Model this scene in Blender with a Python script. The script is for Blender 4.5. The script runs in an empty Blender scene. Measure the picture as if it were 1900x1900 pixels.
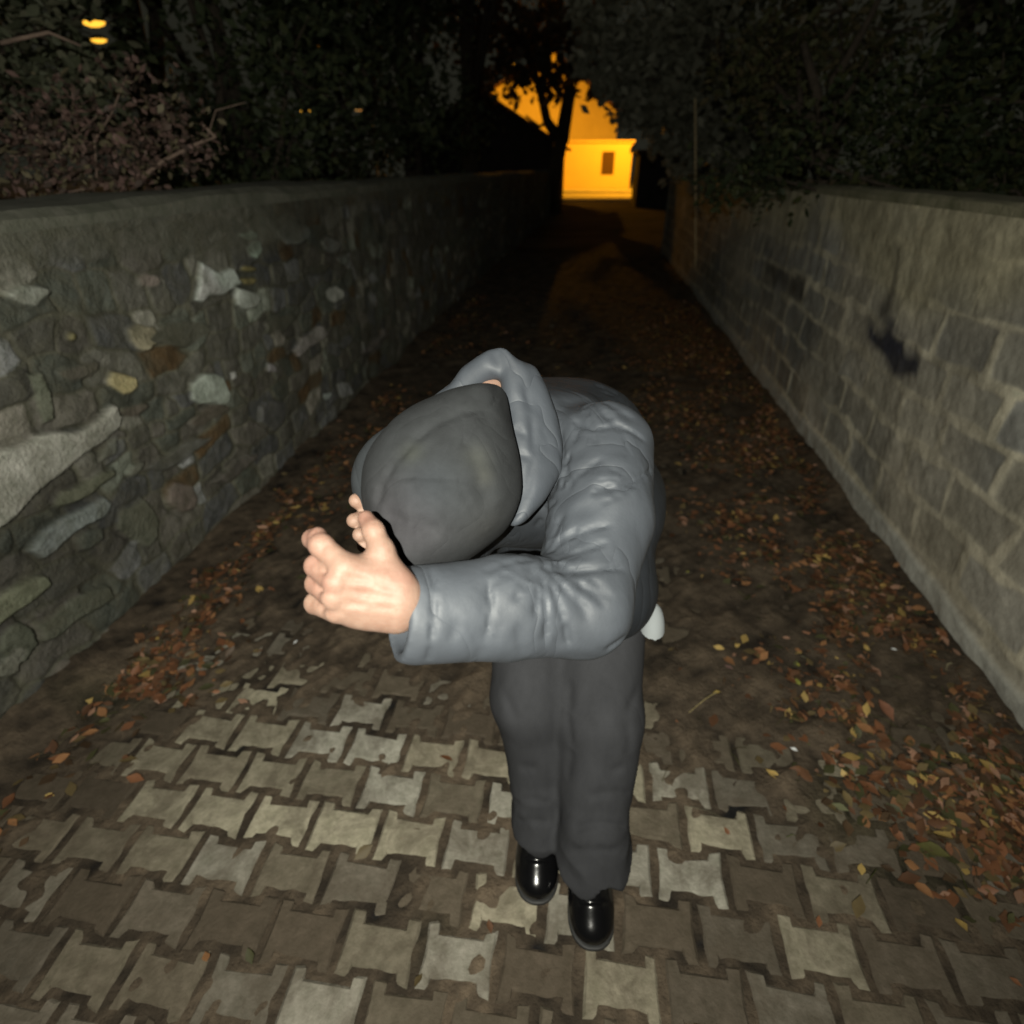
import bpy, math, random
import numpy as np
from mathutils import Vector, Matrix

# ------------------------------------------------------------------ camera
H = 1.70                      # height of the phone above the paving
FPX = 1030.0                  # focal length for a 1900 px wide picture
PITCH = math.atan(640.0 / FPX)
YAW = math.radians(7.5)
SP, CP, SY, CY = math.sin(PITCH), math.cos(PITCH), math.sin(YAW), math.cos(YAW)

scene = bpy.context.scene
COL = scene.collection
cam_data = bpy.data.cameras.new("camera")
cam = bpy.data.objects.new("camera", cam_data)
COL.objects.link(cam)
cam.location = (0, 0, H)
cam.rotation_euler = (math.pi / 2 - PITCH, 0, YAW)
cam_data.sensor_width = 36
cam_data.lens = FPX / 1900 * 36
cam_data.clip_start = 0.02
cam_data.clip_end = 400
cam_data.dof.use_dof = True
cam_data.dof.focus_distance = 0.85
cam_data.dof.aperture_fstop = 2.8
scene.camera = cam

# ------------------------------------------------------------------ night sky
world = bpy.data.worlds.new("World")
scene.world = world
world.use_nodes = True
wn = world.node_tree
sky = wn.nodes.new("ShaderNodeTexSky")
sky.sky_type = 'NISHITA'
sky.sun_disc = False
sky.sun_elevation = math.radians(-5)
sky.sun_rotation = math.radians(200)
bg = wn.nodes["Background"]
glow = wn.nodes.new("ShaderNodeMix"); glow.data_type = 'RGBA'; glow.blend_type = 'ADD'; glow.inputs[0].default_value = 1
glow.inputs[7].default_value = (.10, .10, .072, 1)      # town glow on a low overcast
wn.links.new(sky.outputs[0], glow.inputs[6]); wn.links.new(glow.outputs[2], bg.inputs[0])
bg.inputs[1].default_value = 0.15

# ------------------------------------------------------------------ the phone's flash (the light of this photograph)
fl = bpy.data.lights.new("phone_flash", 'SPOT')
fl.energy = 255
fl.shadow_soft_size = 0.004
fl.spot_size = math.radians(156)
fl.spot_blend = 1.0
fl.color = (1.0, 0.975, 0.85)
flo = bpy.data.objects.new("phone_flash", fl)
COL.objects.link(flo)
BK = .35                     # stand-in for the flash, set back along the view axis for gentler falloff
flo.location = (-0.06 * CY + BK * CP * SY, -0.06 * SY - BK * CP * CY, H + 0.012 + BK * SP)
flo.rotation_euler = (math.pi / 2 - PITCH + math.radians(6), 0, YAW + math.radians(7))

scene.view_settings.view_transform = 'Standard'
scene.view_settings.look = 'None'
scene.view_settings.exposure = 0.0
scene.view_settings.gamma = 1.0
scene.cycles.use_denoising = True
scene.cycles.max_bounces = 5
scene.cycles.diffuse_bounces = 3
scene.cycles.sample_clamp_indirect = 3.0

rng = np.random.default_rng(11)
random.seed(11)

# ------------------------------------------------------------------ frames
def W(p):
    """person frame (right, forward, height) -> world"""
    p = np.asarray(p, float)
    r, d, h = p[..., 0], p[..., 1], p[..., 2]
    return np.stack([r * CY - d * SY, r * SY + d * CY, h], -1)

def C(px, py, z):
    """a measured direction and distance -> person frame"""
    u, v = (px - 950) / FPX, (py - 950) / FPX
    return np.array([u * z, z * (CP - v * SP), H - z * (SP + v * CP)])

def D(x, y, z):
    """direction (right, down, away) along the picture axes -> person frame"""
    a = np.array([x, z * CP - y * SP, -(z * SP + y * CP)], float)
    return a / np.linalg.norm(a)

def ray(px, py):
    return W(C(px, py, 1.0)) - np.array([0, 0, H])

def on_ground(px, py):
    d = ray(px, py); s = -H / d[2]
    return d[0] * s, d[1] * s

def on_wall(px, py, X):
    d = ray(px, py); s = X / d[0]
    return d[1] * s, H + d[2] * s

# ------------------------------------------------------------------ numpy noise
class Noise:
    def __init__(self, seed, freq, n=28, spread=0.6):
        r = np.random.default_rng(seed)
        v = r.normal(size=(n, 3)); v /= np.linalg.norm(v, axis=1)[:, None]
        self.k = v * freq * (1 + spread * (r.random((n, 1)) - .5) * 2)
        self.ph = r.random(n) * 6.283
    def __call__(self, x, y, z=0.0):
        s = 0
        for k, p in zip(self.k, self.ph):
            s = s + np.sin(k[0] * x + k[1] * y + k[2] * z + p)
        return s / math.sqrt(len(self.ph) / 2)

# ------------------------------------------------------------------ materials
def mat(name, color=(.5, .5, .5), rough=.8, attr=False, mottled=0.0, scale=20, bump=0.0, bscale=60,
        bdist=.004, spec=.5, sheen=0.0, sss=0.0, emit=None, estr=0, metal=0.0, tint=None, coat=0.0,
        trans=0.0, rvar=0.0, stretch=None, blotch=None, ridge=None):
    m = bpy.data.materials.new(name); m.use_nodes = True
    nt = m.node_tree; b = nt.nodes["Principled BSDF"]; L = nt.links.new
    b.inputs["Roughness"].default_value = rough
    b.inputs["Specular IOR Level"].default_value = spec
    b.inputs["Metallic"].default_value = metal
    b.inputs["Sheen Weight"].default_value = sheen
    b.inputs["Sheen Roughness"].default_value = .4
    b.inputs["Coat Weight"].default_value = coat
    b.inputs["Transmission Weight"].default_value = trans
    if sss:
        b.inputs["Subsurface Weight"].default_value = sss
        b.inputs["Subsurface Radius"].default_value = (.012, .004, .002)
        b.inputs["Subsurface Scale"].default_value = 1.0
    tc = nt.nodes.new("ShaderNodeTexCoord")
    co = tc.outputs["Object"]
    if stretch:
        mp = nt.nodes.new("ShaderNodeMapping"); mp.inputs["Scale"].default_value = stretch
        L(co, mp.inputs[0]); co = mp.outputs[0]
    if attr:
        a = nt.nodes.new("ShaderNodeAttribute"); a.attribute_name = "Col"; c = a.outputs["Color"]
    else:
        a = nt.nodes.new("ShaderNodeRGB"); a.outputs[0].default_value = (*color, 1); c = a.outputs[0]
    if mottled:
        n = nt.nodes.new("ShaderNodeTexNoise"); n.inputs["Scale"].default_value = scale
        n.inputs["Detail"].default_value = 8; n.inputs["Roughness"].default_value = .65
        L(co, n.inputs["Vector"])
        r = nt.nodes.new("ShaderNodeValToRGB")
        r.color_ramp.elements[0].position = .3; r.color_ramp.elements[1].position = .72
        t = tint or (1, 1, 1)
        r.color_ramp.elements[0].color = ((1 - mottled) * t[0], (1 - mottled) * t[1], (1 - mottled) * t[2], 1)
        r.color_ramp.elements[1].color = (1 + mottled * .6, 1 + mottled * .6, 1 + mottled * .6, 1)
        L(n.outputs["Fac"], r.inputs[0])
        x = nt.nodes.new("ShaderNodeMix"); x.data_type = 'RGBA'; x.blend_type = 'MULTIPLY'
        x.inputs[0].default_value = 1
        L(c, x.inputs[6]); L(r.outputs[0], x.inputs[7]); c = x.outputs[2]
        if rvar:
            mr = nt.nodes.new("ShaderNodeMapRange")
            mr.inputs[3].default_value = rough + rvar; mr.inputs[4].default_value = rough - rvar
            L(n.outputs["Fac"], mr.inputs[0]); L(mr.outputs[0], b.inputs["Roughness"])
    if blotch:
        n3_ = nt.nodes.new("ShaderNodeTexNoise"); n3_.inputs["Scale"].default_value = blotch[0]
        n3_.inputs["Detail"].default_value = 5; n3_.inputs["Roughness"].default_value = .7; n3_.inputs["Distortion"].default_value = .6
        L(co, n3_.inputs["Vector"])
        r3 = nt.nodes.new("ShaderNodeValToRGB"); r3.color_ramp.elements[0].position = .42; r3.color_ramp.elements[1].position = .62
        L(n3_.outputs["Fac"], r3.inputs[0])
        mr3 = nt.nodes.new("ShaderNodeMath"); mr3.operation = 'MULTIPLY'; mr3.inputs[1].default_value = blotch[1]; L(r3.outputs[0], mr3.inputs[0])
        x3 = nt.nodes.new("ShaderNodeMix"); x3.data_type = 'RGBA'; x3.inputs[7].default_value = (*blotch[2], 1)
        L(mr3.outputs[0], x3.inputs[0]); L(c, x3.inputs[6]); c = x3.outputs[2]
    L(c, b.inputs["Base Color"])
    if bump:
        n2 = nt.nodes.new("ShaderNodeTexNoise"); n2.inputs["Scale"].default_value = bscale
        n2.inputs["Detail"].default_value = 6; n2.inputs["Roughness"].default_value = .6
        L(co, n2.inputs["Vector"])
        bp = nt.nodes.new("ShaderNodeBump"); bp.inputs["Strength"].default_value = bump
        bp.inputs["Distance"].default_value = bdist
        L(n2.outputs["Fac"], bp.inputs["Height"]); L(bp.outputs[0], b.inputs["Normal"])
    if ridge:
        n5 = nt.nodes.new("ShaderNodeTexNoise"); n5.inputs["Scale"].default_value = ridge[0]
        n5.inputs["Detail"].default_value = 2; n5.inputs["Distortion"].default_value = .8
        L(co, n5.inputs["Vector"])
        b5 = nt.nodes.new("ShaderNodeBump"); b5.inputs["Strength"].default_value = ridge[1]; b5.inputs["Distance"].default_value = ridge[2]; b5.invert = False
        s5 = nt.nodes.new("ShaderNodeMath"); s5.operation = 'SUBTRACT'; s5.inputs[1].default_value = .5; L(n5.outputs["Fac"], s5.inputs[0])
        a5 = nt.nodes.new("ShaderNodeMath"); a5.operation = 'ABSOLUTE'; L(s5.outputs[0], a5.inputs[0])
        p5 = nt.nodes.new("ShaderNodeMath"); p5.operation = 'POWER'; p5.inputs[1].default_value = .6; L(a5.outputs[0], p5.inputs[0])
        L(p5.outputs[0], b5.inputs["Height"])
        if bump: L(bp.outputs[0], b5.inputs["Normal"])
        L(b5.outputs[0], b.inputs["Normal"])
    if emit:
        b.inputs["Emission Color"].default_value = (*emit, 1); b.inputs["Emission Strength"].default_value = estr
    return m

M = {}
M['skin'] = mat('skin', attr=True, rough=.62, spec=.3, mottled=.16, scale=60, bump=.5, bscale=170, bdist=.0012, sss=.06, tint=(1.0, .86, .82))
M['jacket'] = mat('padded_nylon', attr=True, rough=.63, spec=.36, mottled=.16, scale=14, bump=.25, bscale=60, bdist=.003, ridge=(8, .55, .012), stretch=(1.0, 1.0, .6))
M['cap'] = mat('brushed_cotton', attr=True, rough=.95, spec=.12, mottled=.26, scale=26, ridge=(9, .30, .010), bump=.35, bscale=420, bdist=.0012)
M['trousers'] = mat('grey_wool', (.038, .039, .043), rough=.95, spec=.1, mottled=.20, scale=14, bump=.5, bscale=320, bdist=.0015, ridge=(5, .35, .012), stretch=(1.2, 1.2, .35))
M['boot'] = mat('black_leather', (.004, .004, .0045), rough=.17, spec=.45, mottled=.2, scale=30, bump=.10, bscale=40, bdist=.003)
M['sole'] = mat('black_rubber', (.014, .014, .014), rough=.6)
M['white_cloth'] = mat('white_cloth', (.22, .24, .25), rough=.9, mottled=.05)
M['paver'] = mat('worn_concrete_paver', attr=True, rough=.86, spec=.25, mottled=.34, scale=26, bump=.8, bscale=90, bdist=.005, tint=(.95, .97, .9), rvar=.12, blotch=(7, .62, (.075, .060, .042)))
M['dirt'] = mat('damp_soil', attr=True, rough=.88, spec=.3, mottled=.45, scale=24, bump=1.0, bscale=70, bdist=.012, rvar=.1)
M['rubble'] = mat('rubble_stone', attr=True, rough=.85, spec=.3, mottled=.46, scale=17, bump=1.0, bscale=60, bdist=.010, tint=(.95, 1, .9), blotch=(6, .5, (.105, .10, .070)))
M['block'] = mat('rendered_block', attr=True, rough=.92, spec=.2, mottled=.36, scale=9, bump=.7, bscale=48, bdist=.006, blotch=(2.2, .28, (.14, .125, .085)))
M['coping'] = mat('cement_coping', (.14, .138, .112), rough=.92, mottled=.4, scale=10, bump=.8, bscale=45, bdist=.008, tint=(.9, 1, .85))
M['coping2'] = mat('cement_coping_brown', (.24, .22, .15), rough=.92, mottled=.4, scale=8, bump=.8, bscale=45, bdist=.008, tint=(.9, 1, .8))
M['leaf'] = mat('leaf', attr=True, rough=.55, spec=.4, mottled=.2, scale=40)
M['bark'] = mat('bark', (.085, .066, .048), rough=.95, mottled=.5, scale=9, bump=1, bscale=20, bdist=.03)
M['barklight'] = mat('pale_bark', (.24, .17, .13), rough=.9, mottled=.35, scale=12, bump=.8, bscale=30, bdist=.01)
M['ground'] = mat('ground_soil', (.045, .036, .024), rough=.95, mottled=.5, scale=2, bump=1, bscale=12, bdist=.05)
M['asphalt'] = mat('asphalt', (.26, .24, .21), rough=.9, mottled=.2, scale=3)
M['kerb'] = mat('kerbstone', (.38, .37, .34), rough=.9, mottled=.2, scale=2)
M['plaster'] = mat('pale_plaster', (.66, .52, .30), rough=.95, mottled=.04, scale=1.2)
M['plaster2'] = mat('cream_plaster', (.56, .48, .34), rough=.95, mottled=.12, scale=.6)
M['roof'] = mat('roof_tile', (.13, .07, .05), rough=.9, mottled=.3, scale=3, bump=1, bscale=8, bdist=.1)
M['darkwall'] = mat('dark_plaster', (.05, .045, .045), rough=.95, mottled=.3, scale=2)
M['shutter'] = mat('brown_shutter', (.07, .035, .02), rough=.8)
M['pane'] = mat('window_glass', (.02, .02, .02), rough=.1)
M['metal'] = mat('painted_steel', (.03, .03, .03), rough=.7)
M['post'] = mat('weathered_post', (.24, .23, .20), rough=.9, mottled=.3, scale=8, bump=.6, bscale=30)
M['paper'] = mat('white_litter', (.75, .77, .78), rough=.6)
M['lamp_glow'] = mat('sodium_lamp', (.8, .4, .05), emit=(1.0, .50, .045), estr=1.7)
M['lamp_dim'] = mat('sodium_lamp_dim', (.8, .4, .05), emit=(1.0, .60, .18), estr=.35)

def translucent(m, f):
    nt = m.node_tree; b = nt.nodes["Principled BSDF"]; out = nt.nodes["Material Output"]
    t = nt.nodes.new("ShaderNodeBsdfTranslucent"); x = nt.nodes.new("ShaderNodeMixShader"); x.inputs[0].default_value = f
    src = b.inputs["Base Color"].links[0].from_socket
    nt.links.new(src, t.inputs[0]); nt.links.new(b.outputs[0], x.inputs[1]); nt.links.new(t.outputs[0], x.inputs[2]); nt.links.new(x.outputs[0], out.inputs[0])
translucent(M['leaf'], .35)

# ------------------------------------------------------------------ object helpers
def tag(o, label=None, cat=None, group=None, kind=None):
    if label: o['label'] = label
    if cat: o['category'] = cat
    if group: o['group'] = group
    if kind: o['kind'] = kind
    return o

def empty(name, loc, label=None, cat=None, group=None, rz=0):
    o = bpy.data.objects.new(name, None); COL.objects.link(o)
    o.location = loc; o.rotation_euler = (0, 0, rz); o.empty_display_size = .1
    return tag(o, label, cat, group)

def mesh_obj(name, V, Fs, m, parent=None, colors=None, smooth=False, origin=(0, 0, 0)):
    """one mesh object; V in world metres, made local to origin (= the parent's place)"""
    V = np.asarray(V, float) - np.asarray(origin, float)
    me = bpy.data.meshes.new(name)
    if isinstance(Fs, np.ndarray):
        nf, k = Fs.shape
        me.vertices.add(len(V)); me.vertices.foreach_set('co', V.astype(np.float32).ravel())
        me.loops.add(nf * k); me.loops.foreach_set('vertex_index', Fs.astype(np.int32).ravel())
        me.polygons.add(nf)
        me.polygons.foreach_set('loop_start', np.arange(0, nf * k, k, dtype=np.int32))
        me.polygons.foreach_set('loop_total', np.full(nf, k, dtype=np.int32))
        me.update(calc_edges=True)
    else:
        me.from_pydata([tuple(v) for v in V], [], [tuple(int(i) for i in f) for f in Fs]); me.update()
    if colors is not None:
        a = me.color_attributes.new("Col", 'FLOAT_COLOR', 'POINT')
        c = np.ones((len(V), 4), np.float32); c[:, :3] = colors
        a.data.foreach_set('color', c.ravel())
    if smooth:
        me.polygons.foreach_set('use_smooth', np.ones(len(me.polygons), bool))
    me.materials.append(m)
    o = bpy.data.objects.new(name, me); COL.objects.link(o)
    if parent is not None: o.parent = parent
    elif any(origin): o.location = origin
    return o

class MB:
    def __init__(s): s.v = []; s.f = []; s.c = []
    def add(s, V, F, c=None):
        n = len(s.v); s.v += [tuple(p) for p in V]; s.f += [tuple(i + n for i in f) for f in F]
        if c is not None: s.c += [c] * len(V)
    def box(s, a, b, c=None):
        x0, y0, z0 = a; x1, y1, z1 = b
        V = [(x0, y0, z0), (x1, y0, z0), (x1, y1, z0), (x0, y1, z0), (x0, y0, z1), (x1, y0, z1), (x1, y1, z1), (x0, y1, z1)]
        s.add(V, [(0, 3, 2, 1), (4, 5, 6, 7), (0, 1, 5, 4), (1, 2, 6, 5), (2, 3, 7, 6), (3, 0, 4, 7)], c)
    def tube(s, pts, rad, n=8, c=None, cap=True):
        pts = [Vector(p) for p in pts]; V = []; k = len(pts)
        for i, p in enumerate(pts):
            t = (pts[min(i + 1, k - 1)] - pts[max(i - 1, 0)]).normalized()
            a = t.cross(Vector((0, 0, 1)))
            if a.length < .05: a = t.cross(Vector((1, 0, 0)))
            a.normalize(); b = t.cross(a)
            r = rad[i] if hasattr(rad, '__len__') else rad
            for j in range(n):
                th = 2 * math.pi * j / n
                V.append(p + (a * math.cos(th) + b * math.sin(th)) * r)
        F = [(i * n + j, i * n + (j + 1) % n, (i + 1) * n + (j + 1) % n, (i + 1) * n + j) for i in range(k - 1) for j in range(n)]
        if cap: F += [tuple(range(n))[::-1], tuple((k - 1) * n + j for j in range(n))]
        s.add(V, F, c)
    def build(s, name, m, parent=None, smooth=False, origin=(0, 0, 0)):
        return mesh_obj(name, s.v, s.f, m, parent, s.c or None, smooth, origin)

def grid_faces(nu, nv):
    i = np.arange(nu - 1)[:, None] * nv + np.arange(nv - 1)[None, :]
    return np.stack([i, i + nv, i + nv + 1, i + 1], -1).reshape(-1, 4)

# ------------------------------------------------------------------ implicit surfaces (numpy) + surface nets
class SDF:
    def __init__(s, lo, hi, h):
        s.lo = np.array(lo, float); s.h = h
        s.n = np.ceil((np.array(hi) - lo) / h).astype(int) + 1
        s.F = np.full(s.n, .08, np.float32)
    def sub(s, lo, hi, mar=.10):
        i0 = np.clip(np.floor((np.array(lo) - mar - s.lo) / s.h).astype(int), 0, s.n)
        i1 = np.clip(np.ceil((np.array(hi) + mar - s.lo) / s.h).astype(int) + 1, 0, s.n)
        sl = tuple(slice(a, b) for a, b in zip(i0, i1))
        ax = [(s.lo[k] + s.h * np.arange(i0[k], i1[k])).astype(np.float32) for k in range(3)]
        return sl, ax[0][:, None, None], ax[1][None, :, None], ax[2][None, None, :]
    def put(s, sl, d, k, mode='add'):
        A = s.F[sl]
        if A.size == 0: return
        if mode == 'add':
            if k > 0:
                hh = np.clip(.5 + .5 * (A - d) / k, 0, 1)
                s.F[sl] = A * (1 - hh) + d * hh - k * hh * (1 - hh)
            else: s.F[sl] = np.minimum(A, d)
        else:
            if k > 0:
                hh = np.clip(.5 - .5 * (A + d) / k, 0, 1)
                s.F[sl] = A * (1 - hh) - d * hh + k * hh * (1 - hh)
            else: s.F[sl] = np.maximum(A, -d)
    def cone(s, a, b, ra, rb, k=.02, mode='add', flat=None):
        """tapered capsule; flat=(axis, factor) squashes it along an axis"""
        a = np.asarray(a, float); b = np.asarray(b, float); R = max(ra, rb)
        sl, X, Y, Z = s.sub(np.minimum(a, b) - R, np.maximum(a, b) + R)
        ba = b - a; L = ba @ ba
        x, y, z = X - a[0], Y - a[1], Z - a[2]
        t = np.clip((x * ba[0] + y * ba[1] + z * ba[2]) / L, 0, 1)
        x, y, z = x - t * ba[0], y - t * ba[1], z - t * ba[2]
        q = x * x + y * y + z * z
        if flat is not None:
            n, f = flat; w = x * n[0] + y * n[1] + z * n[2]
            q = q + w * w * (f * f - 1)
        d = np.sqrt(q) - (ra + t * (rb - ra))
        s.put(sl, d.astype(np.float32), k, mode)
    def chain(s, pts, rad, k=.012, mode='add'):
        for i in range(len(pts) - 1): s.cone(pts[i], pts[i + 1], rad[i], rad[i + 1], k, mode)
    def ell(s, c, axes, rad, k=.02, mode='add', p=2.0):
        c = np.asarray(c, float); A = np.array(axes, float); A /= np.linalg.norm(A, axis=1)[:, None]
        R = np.sqrt(((np.array(rad)[:, None] * A) ** 2).sum(0))
        sl, X, Y, Z = s.sub(c - R, c + R)
        x, y, z = X - c[0], Y - c[1], Z - c[2]
        q = 0; g = 0
        for ax, r in zip(A, rad):
            w = (x * ax[0] + y * ax[1] + z * ax[2]) / r
            q = q + np.abs(w) ** p; g = g + (w / r) ** 2
        k0 = q ** (1 / p)
        d = k0 * (k0 - 1) / np.maximum(np.sqrt(g), 1e-4)
        s.put(sl, np.maximum(d, -min(rad)).astype(np.float32), k, mode)
    def pillow(s, pts, T, R, k=.01, mode='add', bias=0.0, bulge=0.0):
        """rounded solid whose outline is the polygon pts (3-D points, fitted to a plane)"""
        P = np.array(pts, float); c = P.mean(0)
        u, sv, vt = np.linalg.svd(P - c); e1, e2, n = vt
        away = c - np.array([0, 0, H])
        if n @ away < 0: n = -n
        n = n / np.linalg.norm(n)
        Q = np.stack([(P - c) @ e1, (P - c) @ e2], 1)
        sl, X, Y, Z = s.sub(P.min(0) - T, P.max(0) + T)
        x, y, z = X - c[0], Y - c[1], Z - c[2]
        U = x * e1[0] + y * e1[1] + z * e1[2]; V = x * e2[0] + y * e2[1] + z * e2[2]
        Wd = x * n[0] + y * n[1] + z * n[2] - bias
        if bulge: Wd = Wd + bulge * np.exp(-(U * U + V * V) / (2 * R * R))
        d2 = np.full(U.shape, 1e9, np.float32); ins = np.zeros(U.shape, bool)
        m = len(Q)
        for i in range(m):
            a, b = Q[i], Q[(i + 1) % m]; e = b - a
            wx, wy = U - a[0], V - a[1]
            t = np.clip((wx * e[0] + wy * e[1]) / (e @ e + 1e-12), 0, 1)
            d2 = np.minimum(d2, (wx - t * e[0]) ** 2 + (wy - t * e[1]) ** 2)
            if abs(e[1]) > 1e-9:
                cnd = ((a[1] > V) != (b[1] > V)) & (U < e[0] * (V - a[1]) / e[1] + a[0])
                ins ^= cnd
        d2 = np.sqrt(d2); d2 = np.where(ins, -d2, d2)
        q = np.maximum(0, 1 + d2 / R)
        f = np.sqrt(q * q + (Wd / T) ** 2) - 1
        f = f * min(R, T) * np.where(f > 0, 1.0, 1.0)
        far = np.sqrt(np.maximum(d2, 0) ** 2 + np.maximum(np.abs(Wd) - T, 0) ** 2)
        f = np.where(far > 1e-6, np.maximum(f, far), f)
        s.put(sl, f.astype(np.float32), k, mode)
    def blur(s, n):
        F = s.F
        for _ in range(n):
            for ax in range(3):
                G = F.copy(); A = [slice(None)] * 3; B = [slice(None)] * 3; M_ = [slice(None)] * 3
                A[ax] = slice(0, -2); B[ax] = slice(2, None); M_[ax] = slice(1, -1)
                G[tuple(M_)] = .25 * F[tuple(A)] + .5 * F[tuple(M_)] + .25 * F[tuple(B)]; F = G
        s.F = F
    def surf(s, px, py, z0=.45):
        z = np.arange(z0, 1.6, .003)
        u, v = (px - 950) / FPX, (py - 950) / FPX
        P = np.stack([u * z, z * (CP - v * SP), H - z * (SP + v * CP)], 1)
        I = np.round((P - s.lo) / s.h).astype(int); ok = ((I >= 0) & (I < s.n)).all(1)
        f = np.full(len(z), .08); J = I[ok]; f[ok] = s.F[J[:, 0], J[:, 1], J[:, 2]]
        k = np.nonzero(f < 0)[0]
        return P[k[0]] if len(k) else None
    def near(s, w):
        idx = np.nonzero(np.abs(s.F) < w)
        P = [s.lo[k] + s.h * idx[k] for k in range(3)]
        return idx, P
    def groove(s, a, b, depth, width, w=.03, xy=None):
        a = np.asarray(a, float); b = np.asarray(b, float)
        sl, X, Y, Z = s.sub(np.minimum(a, b), np.maximum(a, b), max(.11, 3 * width))
        ba = b - a; x, y, z = X - a[0], Y - a[1], Z - a[2]
        t = np.clip((x * ba[0] + y * ba[1] + z * ba[2]) / (ba @ ba), 0, 1)
        x, y, z = x - t * ba[0], y - t * ba[1], z - t * ba[2]
        vd = (a + b) / 2 - np.array([0, 0, H]); vd /= np.linalg.norm(vd)
        dz = x * vd[0] + y * vd[1] + z * vd[2]
        d = x * x + y * y + z * z - dz * dz
        fade = np.minimum(1, 4 * t * (1 - t) + .15)
        s.F[sl] += (depth * fade * np.exp(-d / (width * width)) * np.exp(-dz * dz / (.045 ** 2))).astype(np.float32)
    def mesh(s):
        F = s.F; h = s.h
        neg = F < 0
        n = np.array(F.shape) - 1
        cs = [neg[i:i + n[0], j:j + n[1], k:k + n[2]] for i in (0, 1) for j in (0, 1) for k in (0, 1)]
        cnt = sum(c.astype(np.uint8) for c in cs)
        act = np.nonzero((cnt > 0) & (cnt < 8))
        N = len(act[0])
        idm = np.full(n, -1, np.int32); idm[act] = np.arange(N)
        cv = [F[act[0] + i, act[1] + j, act[2] + k] for i in (0, 1) for j in (0, 1) for k in (0, 1)]
        off = [(i, j, k) for i in (0, 1) for j in (0, 1) for k in (0, 1)]
        acc = np.zeros((N, 3)); num = np.zeros(N)
        for a in range(8):
            for b in range(a + 1, 8):
                oa, ob = np.array(off[a]), np.array(off[b])
                if np.abs(oa - ob).sum() != 1: continue
                fa, fb = cv[a], cv[b]; m = (fa < 0) != (fb < 0)
                t = np.where(m, fa / np.where(m, fa - fb, 1), 0)
                acc += m[:, None] * (oa + t[:, None] * (ob - oa)); num += m
        V = s.lo + h * (np.stack(act, 1) + acc / num[:, None])
        quads = []
        for ax in range(3):
            b1, b2 = (ax + 1) % 3, (ax + 2) % 3
            A = [slice(None)] * 3; B = [slice(None)] * 3
            A[ax] = slice(0, -1); B[ax] = slice(1, None)
            for q in (b1, b2): A[q] = slice(1, -1); B[q] = slice(1, -1)
            na, nb = neg[tuple(A)], neg[tuple(B)]
            e = np.nonzero(na != nb)
            I = [e[0].copy(), e[1].copy(), e[2].copy()]
            I[b1] += 1; I[b2] += 1
            def cell(d1, d2):
                J = [I[0].copy(), I[1].copy(), I[2].copy()]; J[b1] -= d1; J[b2] -= d2
                return idm[J[0], J[1], J[2]]
            q = np.stack([cell(1, 1), cell(0, 1), cell(0, 0), cell(1, 0)], 1)
            fl_ = ~na[e]
            q[fl_] = q[fl_][:, ::-1]
            quads.append(q)
        Q = np.concatenate(quads); Q = Q[(Q >= 0).all(1)]
        return V, Q

# ================================================================== SETTING
XL, XR = -1.90, 1.62          # faces of the two walls
# ---- ground
gm = MB(); gm.box((-90, -12, -1.0), (90, 37.9, -.045))
gm.build('ground', M['ground']); tag(bpy.data.objects['ground'], kind='structure')
gm = MB(); gm.box((-90, 37.9, -1.0), (90, 49.9, -.02)); tag(gm.build('road', M['asphalt']), kind='structure')
gm = MB(); gm.box((-90, 49.9, -1.0), (90, 130, .12)); tag(gm.build('pavement', M['kerb']), kind='structure')
gm = MB(); gm.box((-12, 37.6, -.5), (14, 37.9, .06)); tag(gm.build('kerb', M['kerb']), kind='structure')
nsky = None

# ---- interlocking I-shaped pavers, one mesh: they are the surface of the path
PA, PB, PN = .102, .138, .0125
bx0, by0 = on_ground(697, 1387)
# blocks seen as pale, by direction; the rest are brown
pale = [(697,1387,1.0),(590,1385,.92),(487,1372,.85),(385,1363,.72),(720,1480,.85),(610,1468,.48),(498,1452,.66),(385,1445,.5),(285,1425,.6),
        (765,1590,.88),(635,1555,1.0),(508,1540,1.02),(390,1525,.92),(270,1510,.78),(668,1320,.7),(478,1300,.92),(398,1290,.7),
        (555,1250,.55),(462,1240,.75),(370,1225,.72),(450,1180,.62),(385,1165,.48),(395,1640,.75),(255,1620,.55),(545,1800,.72),
        (935,1715,.95),(1290,1648,1.05),(1340,1555,.85),(1175,1620,.9),(1540,1405,.62),(1530,1790,.82),(1570,1650,.42),(840,1830,.75),
        (1160,1850,.66),(110,1850,.62),(1260,1480,.72),(930,1510,.75),(890,1590,.7),(900,1410,.6),(850,1590,.6),(1080,1700,.72),(1180,1475,.85),
        (310,1270,.5),(1500,1490,.35),(790,1400,.66),(1660,1410,.35),(250,1750,.35),(720,1780,.4),(1400,1880,.3),(990,1600,.66),(1080,1600,.6)]
idx = {}
for px, py, t in pale:
    gx, gy = on_ground(px, py)
    j = round((gy - by0) / PB); o = (j % 2) * PA
    i = round((gx - bx0 - o) / (2 * PA)); idx[(i, j)] = t * (.74 if py > 1600 else .92)
V = []; F = []; Cc = []
def outline(sh):
    a = PA - sh; top = []
    t = PB / 2 - sh
    pts = [(-a, t + PN), (-a + .026, t + PN - .001), (-.052 - sh * .5, t - PN), (.052 + sh * .5, t - PN), (a - .026, t + PN - .001), (a, t + PN)]
    up = pts; dn = [(x, -y) for x, y in reversed(pts)]
    return np.array(up + [(a - .003, 0)] + dn + [(-a + .003, 0)])
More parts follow.
